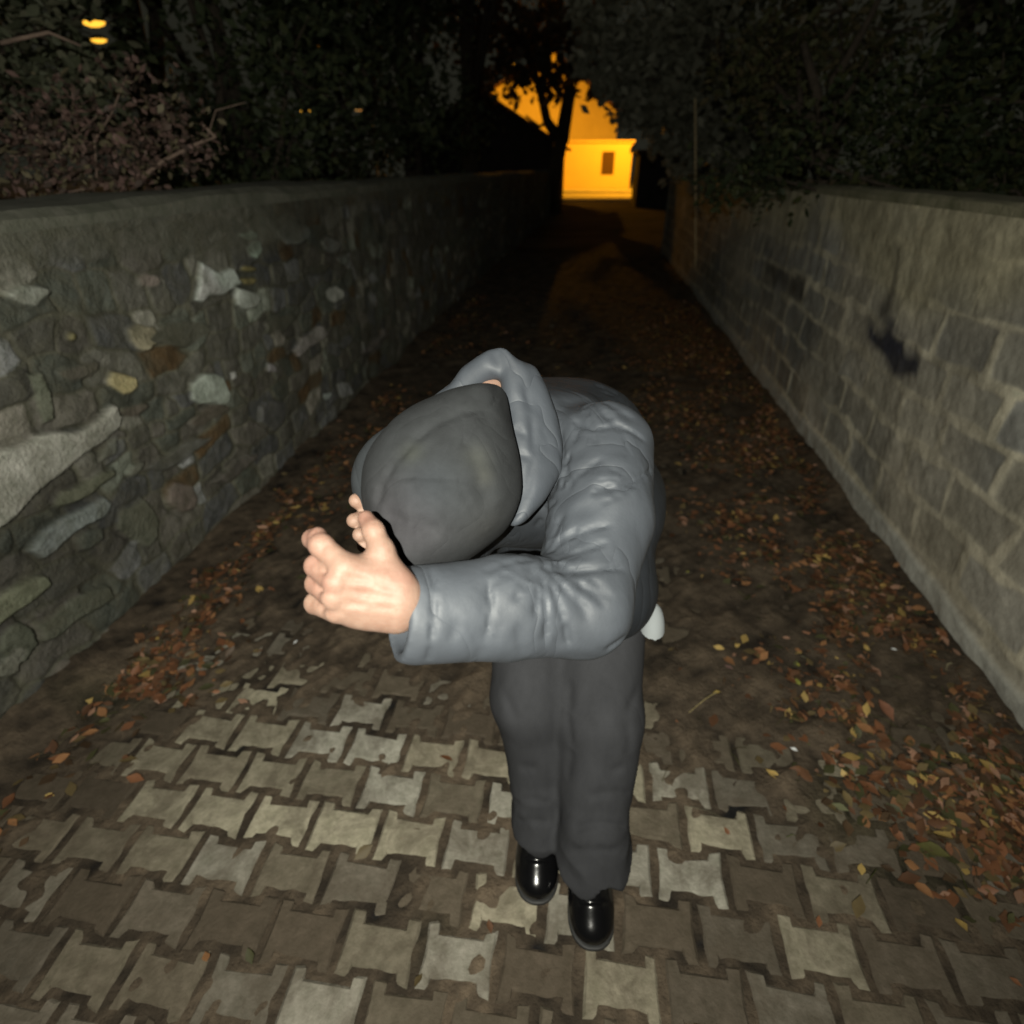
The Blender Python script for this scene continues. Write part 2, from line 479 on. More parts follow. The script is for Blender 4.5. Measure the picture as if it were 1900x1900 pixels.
for j in range(-12, 90):
    for i in range(-14, 14):
        cx = bx0 + (j % 2) * PA + i * 2 * PA; cy = by0 + j * PB
        if cx < XL - .05 or cx > XR + .05 or cy < -.5 or cy > 12.5: continue
        tone = idx.get((i, j))
        if tone is None:
            tone = float(np.clip(rng.normal(.10, .08), 0, .3))
            if rng.random() < .05: tone = rng.uniform(.3, .5)
        brown = np.array([.088, .069, .050]) * (1 + rng.normal(0, .13))
        light = np.array([.38, .348, .262]) * (1 + rng.normal(0, .05))
        if rng.random() < .3: light = np.array([.40, .385, .33])
        colr = brown * (1 - min(tone, 1)) + light * tone
        rough_ = .0022
        ring0 = outline(.0055); ring1 = outline(.0075); ring2 = outline(.0150)
        z0 = rng.normal(0, .0016); ta, tb = rng.normal(0, .010, 2)
        n0 = len(V); wob = rng.normal(0, rough_, ring0.shape)
        for ring, z in ((ring0, -.05), (ring1, -.007), (ring2, 0.0)):
            for (x, y), w in zip(ring, wob):
                V.append((cx + x + w[0], cy + y + w[1], z + (z0 + ta * x + tb * y if z > -.04 else 0)))
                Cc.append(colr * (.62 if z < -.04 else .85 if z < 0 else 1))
        n = len(ring0)
        for r in (0, 1):
            for q in range(n):
                F.append((n0 + r * n + q, n0 + r * n + (q + 1) % n, n0 + (r + 1) * n + (q + 1) % n, n0 + (r + 1) * n + q)[::-1])
        F.append(tuple(n0 + 2 * n + q for q in range(n))[::-1])
tag(mesh_obj('path', V, F, M['paver'], colors=np.array(Cc)), kind='structure')

# ---- soil that fills the joints and buries the paving along the walls and further on
n1, n2, n3, n4 = Noise(1, 3.2), Noise(2, 9), Noise(3, 28), Noise(4, 90)
def sheet(y0, y1, st, zlift=0):
    xs = np.arange(XL, XR + st * .5, st); ys = np.arange(y0, y1 + st * .5, st)
    X, Y = np.meshgrid(xs, ys, indexing='ij')
    big = n1(X, Y); mid = n2(X, Y); sm = n3(X, Y); fine = n4(X, Y)
    wl = np.clip(1 - (X - XL) / (.46 + .10 * big), -1, 1)
    wr = np.clip(1 - (XR - X) / (.30 + .22 * np.clip(Y - 1.0, 0, 2.5) + .08 * big), -1, 1)
    far = np.clip((Y - 1.22 - .10 * np.clip(-X, 0, 2)) / .42, -1, 1.3)
    g = np.maximum(np.maximum(wl, wr), far)
    k = np.clip(g * 1.2 + .34 * mid + .26 * sm + .16 * fine - .02 + .16 * np.clip((.85 - Y) / .25, 0, 1) + .10 * np.clip(big, 0, 2), -.4, 1.4)
    Z = -.0042 + .0016 * fine + np.where(k > 0, k * .013, 0) + .003 * sm * np.clip(k, 0, 1)
    Z += .035 * np.clip((X - XR + .14) / .14, 0, 1) * (1 + .3 * mid) + .05 * np.clip((XL + .2 - X) / .2, 0, 1) * (1 + .3 * mid)
    Z = Z + zlift
    base = np.stack([.074 + 0 * X, .056 + 0 * X, .038 + 0 * X], -1)
    moss = .5 * np.clip(.5 * mid + .3 * n2(Y, X) - 1.3, 0, 1)[..., None]
    c = base * (1 + .25 * sm[..., None] + .2 * fine[..., None]) * (1 - moss) + np.array([.055, .060, .025]) * moss
    V = np.stack([X, Y, Z], -1).reshape(-1, 3)
    return V, grid_faces(len(xs), len(ys)), np.clip(c, .008, 1).reshape(-1, 3)
A = sheet(-.45, 4.0, .0125); B = sheet(3.98, 14, .04, -.001)
V = np.concatenate([A[0], B[0]]); F = np.concatenate([A[1], B[1] + len(A[0])]); Cc = np.concatenate([A[2], B[2]])
tag(mesh_obj('soil', V, F, M['dirt'], colors=Cc, smooth=True), kind='structure')
# trodden track beyond the paving
xs = np.linspace(-6, 6, 60); ys = np.linspace(13.9, 37.6, 120)
X, Y = np.meshgrid(xs, ys, indexing='ij')
Z = -.01 + .012 * n1(X, Y)
cc = np.array([.075, .055, .035]) * (1 + .25 * n2(X * .4, Y * .4))[..., None]
tag(mesh_obj('lane', np.stack([X, Y, Z], -1).reshape(-1, 3), grid_faces(60, 120), M['dirt'], colors=np.clip(cc, .01, 1).reshape(-1, 3), smooth=True), kind='structure')

# ---- left wall: rubble stone
def poly_mask(Y, Z, poly):
    ins = np.zeros(Y.shape, bool); m = len(poly)
    d2 = np.full(Y.shape, 1e9)
    for i in range(m):
        a, b = np.array(poly[i]), np.array(poly[(i + 1) % m]); e = b - a
        t = np.clip(((Y - a[0]) * e[0] + (Z - a[1]) * e[1]) / (e @ e + 1e-12), 0, 1)
        d2 = np.minimum(d2, (Y - a[0] - t * e[0]) ** 2 + (Z - a[1] - t * e[1]) ** 2)
        if abs(e[1]) > 1e-9:
            ins ^= ((a[1] > Z) != (b[1] > Z)) & (Y < e[0] * (Z - a[1]) / e[1] + a[0])
    d = np.sqrt(d2)
    return np.where(ins, d, -d)
def blob(px, py, rx, ry, n=9, seed=0, rot=0.0):
    r = np.random.default_rng(int(px * 7 + py)); out = []
    for k in range(n):
        t = 2 * math.pi * k / n + r.normal(0, .12); q = 1 + r.normal(0, .13)
        x, y = rx * math.cos(t) * q, ry * math.sin(t) * q
        out.append((px + x * math.cos(rot) - y * math.sin(rot), py + x * math.sin(rot) + y * math.cos(rot)))
    return out
G = (.50, .50, .47)
stones = [
 ([(208,753),(228,778),(222,795),(156,838),(95,890),(0,980),(-60,1030),(-60,880),(0,835),(70,803),(140,795)], (.56,.55,.50), .030),
 ([(369,487),(390,500),(407,506),(431,497),(448,530),(407,549),(374,563),(358,554),(367,530)], (.50,.55,.52), .028),
 (blob(455,556,26,24), (.42,.45,.42), .03), (blob(472,462,15,15), (.48,.62,.52), .024), (blob(461,438,19,9), (.38,.52,.42), .02),
 (blob(545,433,32,17), (.25,.27,.25), .02), (blob(616,455,19,12), (.27,.28,.27), .02), (blob(54,545,42,21), (.27,.28,.25), .022),
 (blob(620,546,17,15), (.44,.45,.42), .02), ([(543,650),(560,625),(598,603),(607,620),(580,640),(552,659)], (.42,.39,.38), .026),
 (blob(267,625,28,25), (.30,.27,.19), .024), (blob(225,715,28,20), (.55,.47,.26), .028), (blob(386,722,40,37), (.36,.40,.36), .032),
 ([(45,700),(75,695),(92,730),(102,775),(80,785),(62,750)], (.17,.18,.14), .02), ([(95,940),(110,915),(215,866),(215,883),(160,920),(105,947)], (.25,.26,.19), .022),
 ([(58,1022),(75,985),(190,920),(205,935),(195,955),(85,1035)], (.38,.42,.42), .028), (blob(338,923,27,25), (.26,.21,.19), .022),
 ([(-40,1125),(0,1100),(85,1060),(95,1075),(60,1110),(-40,1185)], (.36,.38,.27), .028), ([(65,1160),(130,1110),(200,1080),(207,1108),(110,1180),(75,1192)], (.17,.18,.14), .024),
 (blob(28,1195,40,45), (.16,.17,.13), .026), (blob(433,695,8,7), (.75,.76,.74), .012), (blob(608,733,9,8), (.50,.56,.56), .012), (blob(504,684,9,10), (.34,.32,.34), .014),
 (blob(258,966,38,42), (.15,.155,.12), .02), (blob(507,767,22,30), (.14,.14,.14), .02), ([(668,656),(715,608),(724,618),(690,657)], (.20,.18,.17), .02),
 (blob(272,518,21,12), (.30,.25,.23), .018), (blob(137,627,9,9), (.34,.30,.14), .014), (blob(463,498,17,6), (.28,.24,.10), .014), (blob(463,522,17,7), (.26,.22,.09), .014),
 (blob(204,830,12,26,rot=.5), (.28,.29,.26), .02), (blob(405,436,15,9), (.30,.31,.28), .014), (blob(120,1260,60,22,rot=-.7), (.28,.24,.22), .02), (blob(20,1235,40,22,rot=-.6), (.26,.26,.22), .02),
 (blob(250,760,30,12,rot=-.4), (.14,.12,.10), .016), (blob(95,430,60,14), (.16,.16,.12), .014), (blob(180,480,26,12), (.13,.13,.12), .016), (blob(340,620,60,24,rot=-.2), (.10,.10,.08), .016),
 (blob(150,690,40,14,rot=-.3), (.12,.11,.09), .014), (blob(390,770,34,14,rot=-.5), (.10,.085,.07), .014), (blob(170,1000,30,16,rot=-.7), (.13,.14,.12), .016),
 (blob(330,845,60,14,rot=-.55), (.115,.115,.105), .016), (blob(440,870,46,12,rot=-.6), (.11,.10,.09), .016), (blob(400,1000,10,8), (.3,.3,.27), .012), (blob(255,875,20,9,rot=-.6), (.2,.2,.17), .012),
 (blob(640,480,12,9), (.22,.24,.22), .012), (blob(690,500,14,10), (.16,.17,.15), .014), (blob(590,500,26,9,rot=-.3), (.12,.12,.10), .014), (blob(520,600,36,14,rot=-.4), (.10,.10,.08), .014), (blob(205,1170,20,9,rot=-.7), (.3,.27,.24), .012),
]
stones = [([on_wall(x, y, XL + .012) for x, y in p], np.array(c) * 1.05, pr) for p, c, pr in stones]
WH = 1.60
def rubble(y0, y1, st, seed):
    ys = np.arange(y0, y1 + st * .5, st); zs = np.arange(-.05, WH - .085 + st * .5, st)
    Y, Z = np.meshgrid(ys, zs, indexing='ij'); r = np.random.default_rng(seed)
    cells = []
    z = -.05
    while z < WH + .1:
        rh = r.uniform(.07, .15); y = y0 - .5 + r.random() * .2
        while y < y1 + .5:
            L = rh * r.uniform(.8, 2.9); cells.append((y + L / 2, z + rh / 2 + r.normal(0, .014), L, rh, r.random())); y += L
        z += rh
    cells = np.array(cells)
    wy, wz = Y + .028 * n2(Y, Z) + .008 * n3(Y, Z), Z + .022 * n2(Z, Y, 3) + .008 * n3(Z, Y, 1)
    F1 = np.full(Y.shape, 1e9); F2 = F1.copy(); ID = np.zeros(Y.shape, int)
    for k, (cy, cz, L, rh, q) in enumerate(cells):
        i0, i1 = np.searchsorted(ys, [cy - L - .3, cy + L + .3])
        if i0 >= i1: continue
        s_ = (slice(i0, i1), slice(None))
        dy, dz = np.abs(wy[s_] - cy) / (L / 2), np.abs(wz[s_] - cz) / (rh / 2)
        d = (dy ** 3 + dz ** 3) ** (1 / 3) * rh / 2
        a1, a2 = F1[s_], F2[s_]
        cl = d < a1
        F2[s_] = np.where(cl, a1, np.minimum(a2, d)); F1[s_] = np.where(cl, d, a1); ID[s_] = np.where(cl, k, ID[s_])
    e = np.clip((F2 - F1) / .022, 0, 1); e = e * e * (3 - 2 * e)
    q = cells[:, 4]; lvl = r.uniform(.004, .024, len(cells))
    cc = np.zeros((len(cells), 3))
    for k in range(len(cells)):
        t = r.random(); v = .095 + .07 * r.random() ** 2
        if t < .16: v = r.uniform(.17, .36)
        hue = [(1, .97, .85), (1, .93, .82), (.92, 1, .86), (.95, .97, 1)][r.integers(4)]
        cc[k] = v * np.array(hue)
        if t > .93: cc[k] = (.11, .07, .035)
    small = r.random(len(cells)) < .25; lvl[small] *= .25
    P = e * lvl[ID] * (.62 if y0 < 3 else .3) + .0035 * n3(Y, Z, 2) + .0015 * n4(Y, Z)
    mort = np.array([.115, .112, .085]) * (1 + .2 * n3(Z, Y))[..., None]
    c = mort * (1 - e[..., None]) + cc[ID] * e[..., None]
    for poly, colr, pr in stones:
        pp = np.array(poly)
        i0, i1 = np.searchsorted(ys, [pp[:, 0].min() - .1, pp[:, 0].max() + .1])
        if i0 >= i1: continue
        s_ = (slice(i0, i1), slice(None))
        d = poly_mask(Y[s_] + .006 * n3(Y[s_], Z[s_], 5), Z[s_] + .006 * n3(Z[s_], Y[s_], 7), poly)
        ee = np.clip((d + .004) / .012, 0, 1); ee = ee * ee * (3 - 2 * ee)
        moat = np.exp(-((d + .012) / .010) ** 2)
        P[s_] = P[s_] * (1 - ee) + ee * (pr + .003 * n3(Y[s_], Z[s_])) - .005 * moat
        cs_ = colr * (1 + .12 * n2(Y[s_] * 1.5, Z[s_] * 1.5)[..., None])
        c[s_] = c[s_] * (1 - ee[..., None]) + cs_ * ee[..., None]
        c[s_] *= (1 - .15 * moat)[..., None]
    # smeared cement near the top, damp foot
    top = np.clip((Z - 1.34 + .05 * n1(Y, Z)) / .07, 0, 1)
    big = np.zeros(Y.shape)
    P = P * (1 - .75 * top) + .012 * top
    c = c * (1 - .8 * top[..., None]) + np.array([.135, .132, .108]) * .8 * top[..., None]
    c *= 1.08 * (1 + .20 * n1(Y * 1.2, Z * 1.2))[..., None]
    V = np.stack([XL + P, Y, Z], -1).reshape(-1, 3)
    return V, grid_faces(len(ys), len(zs))[:, ::-1], np.clip(c, .01, .8).reshape(-1, 3)
wl = empty('stone_wall', (XL, 0, 0), 'rubble stone wall with pale stones in dark mortar on the left of the alley', 'wall')
A = rubble(-.3, 4.6, .0075, 5); B = rubble(4.6, 30, .028, 6)
V = np.concatenate([A[0], B[0]]); F = np.concatenate([A[1], B[1] + len(A[0])]); Cc = np.concatenate([A[2], B[2]])
mesh_obj('stone_face', V, F, M['rubble'], wl, Cc, True, (XL, 0, 0))
def coping(x0, x1, y0, y1, z0, z1, name, m, parent, origin, side):
    ys = np.arange(y0, y1, .05); V = []
    prof = [(0, 0), (0, .6), (.12, .93), (.3, 1), (1, 1.02), (1, 0)]
    if side > 0: prof = [(1 - a, b) for a, b in reversed(prof)]
    for y in ys:
        for a, b in prof:
            V.append((x0 + (x1 - x0) * a + .005 * n2(y, a * 3 + 4), y, z0 + (z1 - z0) * b + (.006 * n1(y, a) + .005 * n2(y, b + 2)) * (b > .1)))
    k = len(prof); F = []
    for i in range(len(ys) - 1):
        for j in range(k):
            F.append((i * k + j, i * k + (j + 1) % k, (i + 1) * k + (j + 1) % k, (i + 1) * k + j))
    F += [tuple(range(k))[::-1], tuple((len(ys) - 1) * k + j for j in range(k))]
    return mesh_obj(name, V, F, m, parent, None, False, origin)
b_ = MB(); b_.box((XL - .36, -.3, -.05), (XL - .035, 30, WH - .085)); b_.build('core', M['coping'], wl, origin=(XL, 0, 0))
coping(XL - .38, XL + .008, -.3, 30, WH - .086, WH, 'coping', M['coping'], wl, (XL, 0, 0), 1)

# ---- right wall: rendered blocks
WR = 1.585
blot = [on_wall(x, y, XR) for x, y in [(1608,590),(1625,598),(1640,625),(1665,635),(1682,628),(1705,668),(1698,700),(1665,690),(1650,665),(1628,655),(1610,640)]]
drip = [on_wall(x, y, XR) for x, y in [(1660,462),(1672,462),(1660,530),(1640,590),(1630,588),(1650,525)]]
drip2 = [on_wall(x, y, XR) for x, y in [(1425,500),(1455,495),(1500,545),(1490,560),(1440,530)]]
def blocks(y0, y1, st, seed):
    ys = np.arange(y0, y1 + st * .5, st); zs = np.arange(-.05, WR - .05 + st * .5, st)
    Y, Z = np.meshgrid(ys, zs, indexing='ij'); r = np.random.default_rng(seed)
    wy, wz = Y + .020 * n2(Y, Z, 9) + .006 * n3(Y, Z, 8), Z + .010 * n2(Z, Y, 5) + .014 * n1(Y, Z) + .005 * n3(Z, Y, 3)
    hh, ll = .203, .41
    row = np.floor((wz - .165) / hh).astype(int); v = (wz - .165) / hh - row
    sh = (row % 2) * .5 + .13 * np.sin(row * 5.1)
    cu = wy / ll + sh; ci = np.floor(cu).astype(int); u = cu - ci
    du = np.minimum(u, 1 - u) * ll; dv = np.minimum(v, 1 - v) * hh
    d = np.minimum(du, dv) + .005 * n3(Y, Z, 4)
    jw = .011 + .006 * n2(Y, Z, 12)
    e = np.clip((d - jw) / .016, 0, 1); e = e * e * (3 - 2 * e)
    hsh = np.modf(np.abs(np.sin(row * 12.9898 + ci * 78.233) * 43758.5453))[0]
    hs2 = np.modf(np.abs(np.sin(row * 39.3 + ci * 11.13) * 9758.5453))[0]
    smear = np.clip(.62 * n1(Y * 1.1, Z * 1.4, 3) + .40 * n2(Y, Z, 6) + np.maximum((Z - 1.00) * 5.0, 0) - .50, -.9, 1) * .5 + .45
    smear = np.clip(smear, 0, 1)
    foot = np.clip((.15 - Z + .012 * n2(Y, Z)) / .02, 0, 1)
    s1 = np.maximum(smear, foot); ex = e * (1 - s1) 
    bc = (.145 + .11 * hsh)[..., None] * np.stack([1 + 0 * hs2, .95 + .06 * hs2, .78 + .18 * hs2], -1)
    mc = np.array([.375, .35, .27]) * (1 + .15 * n3(Y, Z))[..., None]
    pc = np.array([.33, .30, .235]) * (1 + .15 * n1(Y * 2, Z * 2)[..., None] + .10 * n2(Y, Z)[..., None])
    up = np.clip((Z - 1.16 + .07 * n1(Y, Z)) / .12, 0, 1)[..., None]
    pc = pc * (1 - up) + np.array([.34, .31, .21]) * (1 + .14 * n2(Y * .7, Z * .7)[..., None]) * up
    c = bc * e[..., None] + mc * (1 - e[..., None])
    c = c * (1 - s1[..., None] * .85) + pc * s1[..., None] * .85
    c = c * (1 - foot[..., None]) + np.array([.29, .29, .26]) * foot[..., None]
    P = .006 * (1 - e) * (1 - s1) + .004 * s1 + .0022 * n3(Y, Z) + .0010 * n4(Y, Z) + .014 * foot + .003 * hs2 * e * (1 - s1)
    for poly, col_, am in ((blot, (.012, .014, .028), .93), (drip, (.03, .028, .025), .75), (drip2, (.03, .026, .024), .6)):
        dd = poly_mask(Y + .016 * n3(Y, Z, 6), Z + .016 * n3(Z, Y, 8), poly)
        mm = np.clip((dd + .03 + .016 * n2(Y * 2, Z * 2, 3)) / .06, 0, 1)[..., None] * am
        c = c * (1 - mm) + np.array(col_) * mm
    c = c * 1.62
    V = np.stack([XR - P, Y, Z], -1).reshape(-1, 3)
    return V, grid_faces(len(ys), len(zs)), np.clip(c, .01, .8).reshape(-1, 3)
wr = empty('block_wall', (XR, 0, 0), 'grey block wall with smeared render and a dark paint blotch on the right of the alley', 'wall')
A = blocks(-.3, 4.6, .009, 5); B = blocks(4.6, 14.6, .03, 6)
V = np.concatenate([A[0], B[0]]); F = np.concatenate([A[1], B[1] + len(A[0])]); Cc = np.concatenate([A[2], B[2]])
mesh_obj('block_face', V, F, M['block'], wr, Cc, True, (XR, 0, 0))
b_ = MB(); b_.box((XR + .012, -.3, -.05), (XR + .22, 14.6, WR - .05)); b_.build('core', M['coping2'], wr, origin=(XR, 0, 0))
coping(XR - .008, XR + .24, -.3, 14.6, WR - .051, WR, 'coping', M['coping2'], wr, (XR, 0, 0), -1)

# ================================================================== LEAVES
def leaf_batch(P, size, cols, rs, flat=.35, long=1.6, curl=.35):
    """folded six-point leaves at points P"""
    n = len(P); r = rs
    th = r.random(n) * 6.283; d = np.stack([np.cos(th), np.sin(th), r.normal(0, flat, n)], 1)
    d /= np.linalg.norm(d, axis=1)[:, None]
    up = np.stack([r.normal(0, flat, n), r.normal(0, flat, n), np.ones(n)], 1)
    s_ = np.cross(d, up); s_ /= np.linalg.norm(s_, axis=1)[:, None]; up = np.cross(s_, d)
    sz = size * r.uniform(.55, 1.35, n); cu = curl * r.uniform(-.6, 1.2, n)
    out = []
    for a, b, h in ((-.5 * long, 0, 0), (-.1, .42, 1), (.28, .33, .9), (.5 * long, 0, .3), (.25, -.36, .9), (-.12, -.40, 1), (0, 0, -.25)):
        out.append(P + (d * a + s_ * b) * sz[:, None] + up * (h * cu * sz * .5)[:, None])
    V = np.stack(out, 1).reshape(-1, 3)
    base = (np.arange(n) * 7)[:, None]
    T = np.concatenate([base + np.array([a, b, 6]) for a, b in ((1, 0), (2, 1), (3, 2), (4, 3), (5, 4), (0, 5))], 0)
    return V, T, np.repeat(cols, 7, 0)

# litter: an uncountable carpet
def litter(n, seed):
    r = np.random.default_rng(seed)
    P = []
    while len(P) < n:
        y = .45 + 8.5 * r.random() ** 1.45; x = r.uniform(XL + .03, XR - .02)
        dl, dr = x - XL, XR - x
        w = 1.1 * math.exp(-(dl / .30) ** 2) * (1 if y > 1.2 else .10) + 1.5 * math.exp(-(dr / (.34 + .24 * min(max(y - .9, 0), 1.6))) ** 2) * min(1, max(.06, (y - .75) / .5)) + .001
        if y > 2.0: w += .05
        w *= .55 + .45 * n2(x, y)
        if r.random() < w: P.append((x, y, .004 + .016 * r.random() ** 2 + .03 * math.exp(-min(dl, dr) / .12) * r.random()))
    pal = np.array([(.085, .042, .022), (.14, .062, .030), (.055, .035, .02), (.10, .075, .035), (.20, .10, .045), (.045, .045, .02), (.30, .21, .07), (.26, .15, .10)])
    pal = pal * 1.95
    ch = pal[r.choice(len(pal), n, p=[.22, .17, .17, .14, .11, .10, .04, .05])] * r.uniform(.7, 1.25, (n, 1))
    return leaf_batch(np.array(P), .031, ch, r, flat=.28)
V, F, Cc = litter(30000, 3)
tag(mesh_obj('leaf_litter', V, F, M['leaf'], colors=Cc), 'brown fallen leaves strewn over the soil along both walls', 'fallen leaves', kind='stuff')

def lone_leaf(px, py, size, colr, label, name='fallen_leaf', cat='leaf', seed=0, long=1.6, z=.022, m='leaf', ang=None, group='leaves lying singly on the paving'):
    x, y = on_ground(px, py); r = np.random.default_rng(int(px + py) + seed)
    V, T, c = leaf_batch(np.array([[0, 0, 0.]]), size * .62, np.array([colr]), r, flat=.12, long=long)
    o = mesh_obj(name, V, T, M[m], colors=c); o.location = (x, y, z)
    return tag(o, label, cat, group)
lone_leaf(1150 + 215 / 1.727, 300 + 1325 / 1.727, .03, (.50, .50, .08), 'small yellow green leaf on the ground right of the padded sleeve')
o = lone_leaf(1328, 1292, .036, (.55, .40, .10), 'pale yellow leaf with a long thin stalk right of the grey trousers')
x, y = on_ground(1328, 1292); x2, y2 = on_ground(1277, 1328)
b_ = MB(); b_.tube([(0, 0, .004), ((x2 - x) * .5, (y2 - y) * .5, .010), (x2 - x, y2 - y, -.004)], [.0022, .0018, .0015], 5, c=(.5, .42, .2)); b_.build('stalk', M['leaf'], o)
lone_leaf(1478, 1240, .035, (.42, .40, .08), 'bright yellow leaf among brown leaves, left of the white scrap')
lone_leaf(1478, 1272, .030, (.36, .38, .08), 'yellow green leaf just below the bright yellow one')
lone_leaf(1350, 1245, .06, (.30, .19, .17), 'broad pinkish brown leaf nearest the hip on the right')
lone_leaf(1560, 1075, .065, (.42, .24, .10), 'orange leaf lying highest up beside the block wall')
lone_leaf(1625, 1180, .07, (.34, .15, .08), 'rust red leaf above the white scrap by the block wall')
lone_leaf(1640, 1325, .075, (.32, .15, .09), 'large rust brown leaf curled on the soil below the white scrap')
lone_leaf(1790, 1365, .06, (.34, .14, .07), 'red brown leaf at the foot of the block wall near the corner of the paving')
lone_leaf(1760, 1245, .055, (.34, .30, .19), 'pale tan leaf pressed against the foot of the block wall')
lone_leaf(1555, 1505, .05, (.26, .27, .15), 'dull green leaf on the paving right of the pale paver')
lone_leaf(1725, 1585, .09, (.15, .145, .05), 'broad olive leaf on the dark paving at lower right')
lone_leaf(372, 1035, .075, (.33, .13, .08), 'red leaf heap piece at the foot of the stone wall')
lone_leaf(338, 1040, .03, (.55, .55, .5), 'small white scrap beside the red leaf by the stone wall', 'paper_scrap', 'litter', m='paper', group='bits of white litter')
lone_leaf(1652, 1218, .042, (.8, .8, .8), 'bright white scrap among the leaves by the block wall', 'paper_scrap', 'litter', m='paper', group='bits of white litter', z=.04)
lone_leaf(1470, 1398, .026, (.8, .8, .8), 'small white scrap on the soil above the pale paver', 'paper_scrap', 'litter', m='paper', group='bits of white litter')
lone_leaf(550, 1198, .022, (.6, .6, .5), 'tiny pale pebble like scrap below the hand', 'paper_scrap', 'litter', m='paper', group='bits of white litter')
lone_leaf(1255, 640, .04, (.6, .6, .5), 'far pale scrap on the path beside the right leaf strip', 'paper_scrap', 'litter', m='paper', group='bits of white litter')

# short grass and twigs poking out of the litter: stuff
r = np.random.default_rng(21); b_ = MB()
for k in range(420):
    side = r.random() < .3
    x = (XL + .12 + abs(r.normal(0, .16))) if side else (XR - .1 - abs(r.normal(0, .40))); y = r.uniform(.9, 3.8)
    a = r.random() * 6.28; L = r.uniform(.03, .10); z = .006
    dx, dy = math.cos(a) * L, math.sin(a) * L
    cc = (.10, .085, .045) if r.random() < .7 else (.09, .10, .03)
    b_.tube([(x, y, z), (x + dx * .5, y + dy * .5, z + r.uniform(.004, .016)), (x + dx, y + dy, z + r.uniform(0, .012))], [.0016, .0013, .0006], 3, c=cc, cap=False)
tag(b_.build('twigs', M['leaf']), 'thin twigs and grass stems scattered among the fallen leaves', 'twigs', kind='stuff')

# ================================================================== TREES
GAPS = [(175, 52, 30), (186, 78, 22), (566, 207, 12), (665, 205, 9)]
def clear_gaps(P, x, y):
    """gaps between the leaves where lamps glint through"""
    Q = P + np.array([x, y, -H]); r_ = Q[:, 0] * CY + Q[:, 1] * SY; d_ = -Q[:, 0] * SY + Q[:, 1] * CY
    z = d_ * CP - Q[:, 2] * SP; px = 950 + FPX * r_ / z; py = 950 + FPX * (-Q[:, 2] * CP - d_ * SP) / z
    keep = np.ones(len(P), bool)
    for a, b_, rr in GAPS: keep &= ~((np.abs(px - a) < rr) & (np.abs(py - b_) < rr * .6))
    return P[keep]
def tree(name, label, x, y, trunk, clumps, leafsz, pal, seed, group=None, cat='tree', bark='bark', flat=.8, limbs=True, extra=()):
    """trunk: [(dx,dy,z,r)...]; clumps: [(dx,dy,z,rx,ry,rz,n)]"""
    r = np.random.default_rng(seed)
    t = empty(name, (x, y, 0), label, cat, group)
    b = MB(); pts = [(p[0], p[1], p[2]) for p in trunk]
    b.tube(pts, [p[3] for p in trunk], 9)
    top = np.array(pts[-1]); mid_ = np.array(pts[len(pts) // 2])
    P = []
    for (cx, cy, cz, rx, ry, rz, n) in clumps:
        c = np.array([cx, cy, cz], float)
        if limbs:
            s0 = top if r.random() < .5 else mid_
            m_ = (s0 + c) / 2 + r.normal(0, .08, 3) * max(rx, .5)
            b.tube([s0, m_, c], [trunk[-1][3] * .8, trunk[-1][3] * .5, trunk[-1][3] * .2], 6)
        sub = max(4, n // 34)
        for q in range(sub):
            d = r.normal(size=3); d /= np.linalg.norm(d)
            sc = c + d * np.array([rx, ry, rz]) * r.uniform(.3, 1.0)
            k = n // sub; sp = .20 * min(rx, ry, rz) + .04
            P.append(sc + r.normal(0, sp, (k, 3)))
            if limbs and q % 3 == 0:
                b.tube([c, (c + sc) / 2 + r.normal(0, .05, 3), sc], [trunk[-1][3] * .2, trunk[-1][3] * .13, .004], 4)
    for seg in extra: b.tube(seg[0], seg[1], 6)
    b.build('trunk', M[bark], t, smooth=True)
    P = np.concatenate(P); P = clear_gaps(P, x, y); pal = np.array(pal) * 1.7
    cols = pal[r.choice(len(pal), len(P))] * r.uniform(.85, 1.15, (len(P), 1))
    V, T, c = leaf_batch(P, leafsz * .8, cols, r, flat=flat)
    mesh_obj('crown', V, T, M['leaf'], t, c)
    return t
DK = [(.050, .064, .032), (.065, .076, .036), (.040, .052, .028)]
BR = [(.13, .085, .07), (.17, .11, .095), (.10, .07, .055), (.15, .13, .08), (.08, .06, .05)]
GY = [(.12, .13, .085), (.15, .15, .10), (.09, .10, .06)]

# flash-lit shrub behind the stone wall
r = np.random.default_rng(8)
ex = []
def wp(px, py, dist):
    d = ray(px, py); d = d / np.linalg.norm(d); return np.array([0, 0, H]) + d * dist
sx, sy = -3.0, 1.9
def rel(p): return (p[0] - sx, p[1] - sy, p[2])
for pts, rr in [(((250, 340), (300, 300), (375, 262), (400, 255)), .012), (((400, 255), (385, 240), (372, 228)), .010), (((385, 255), (400, 205), (455, 190)), .004),
                (((60, 370), (160, 350), (250, 330)), .006), (((180, 330), (175, 260), (205, 215), (235, 140)), .006), (((120, 300), (60, 240), (20, 200)), .007), (((140, 378), (175, 352)), .008),
                (((0, 80), (90, 60), (150, 85)), .010), (((10, 290), (110, 285), (180, 215)), .005)]:
    P_ = [rel(wp(a, b, 4.1)) for a, b in pts]
    ex.append((P_, [rr * (1 - .6 * i / len(P_)) for i in range(len(P_))]))
cl = []
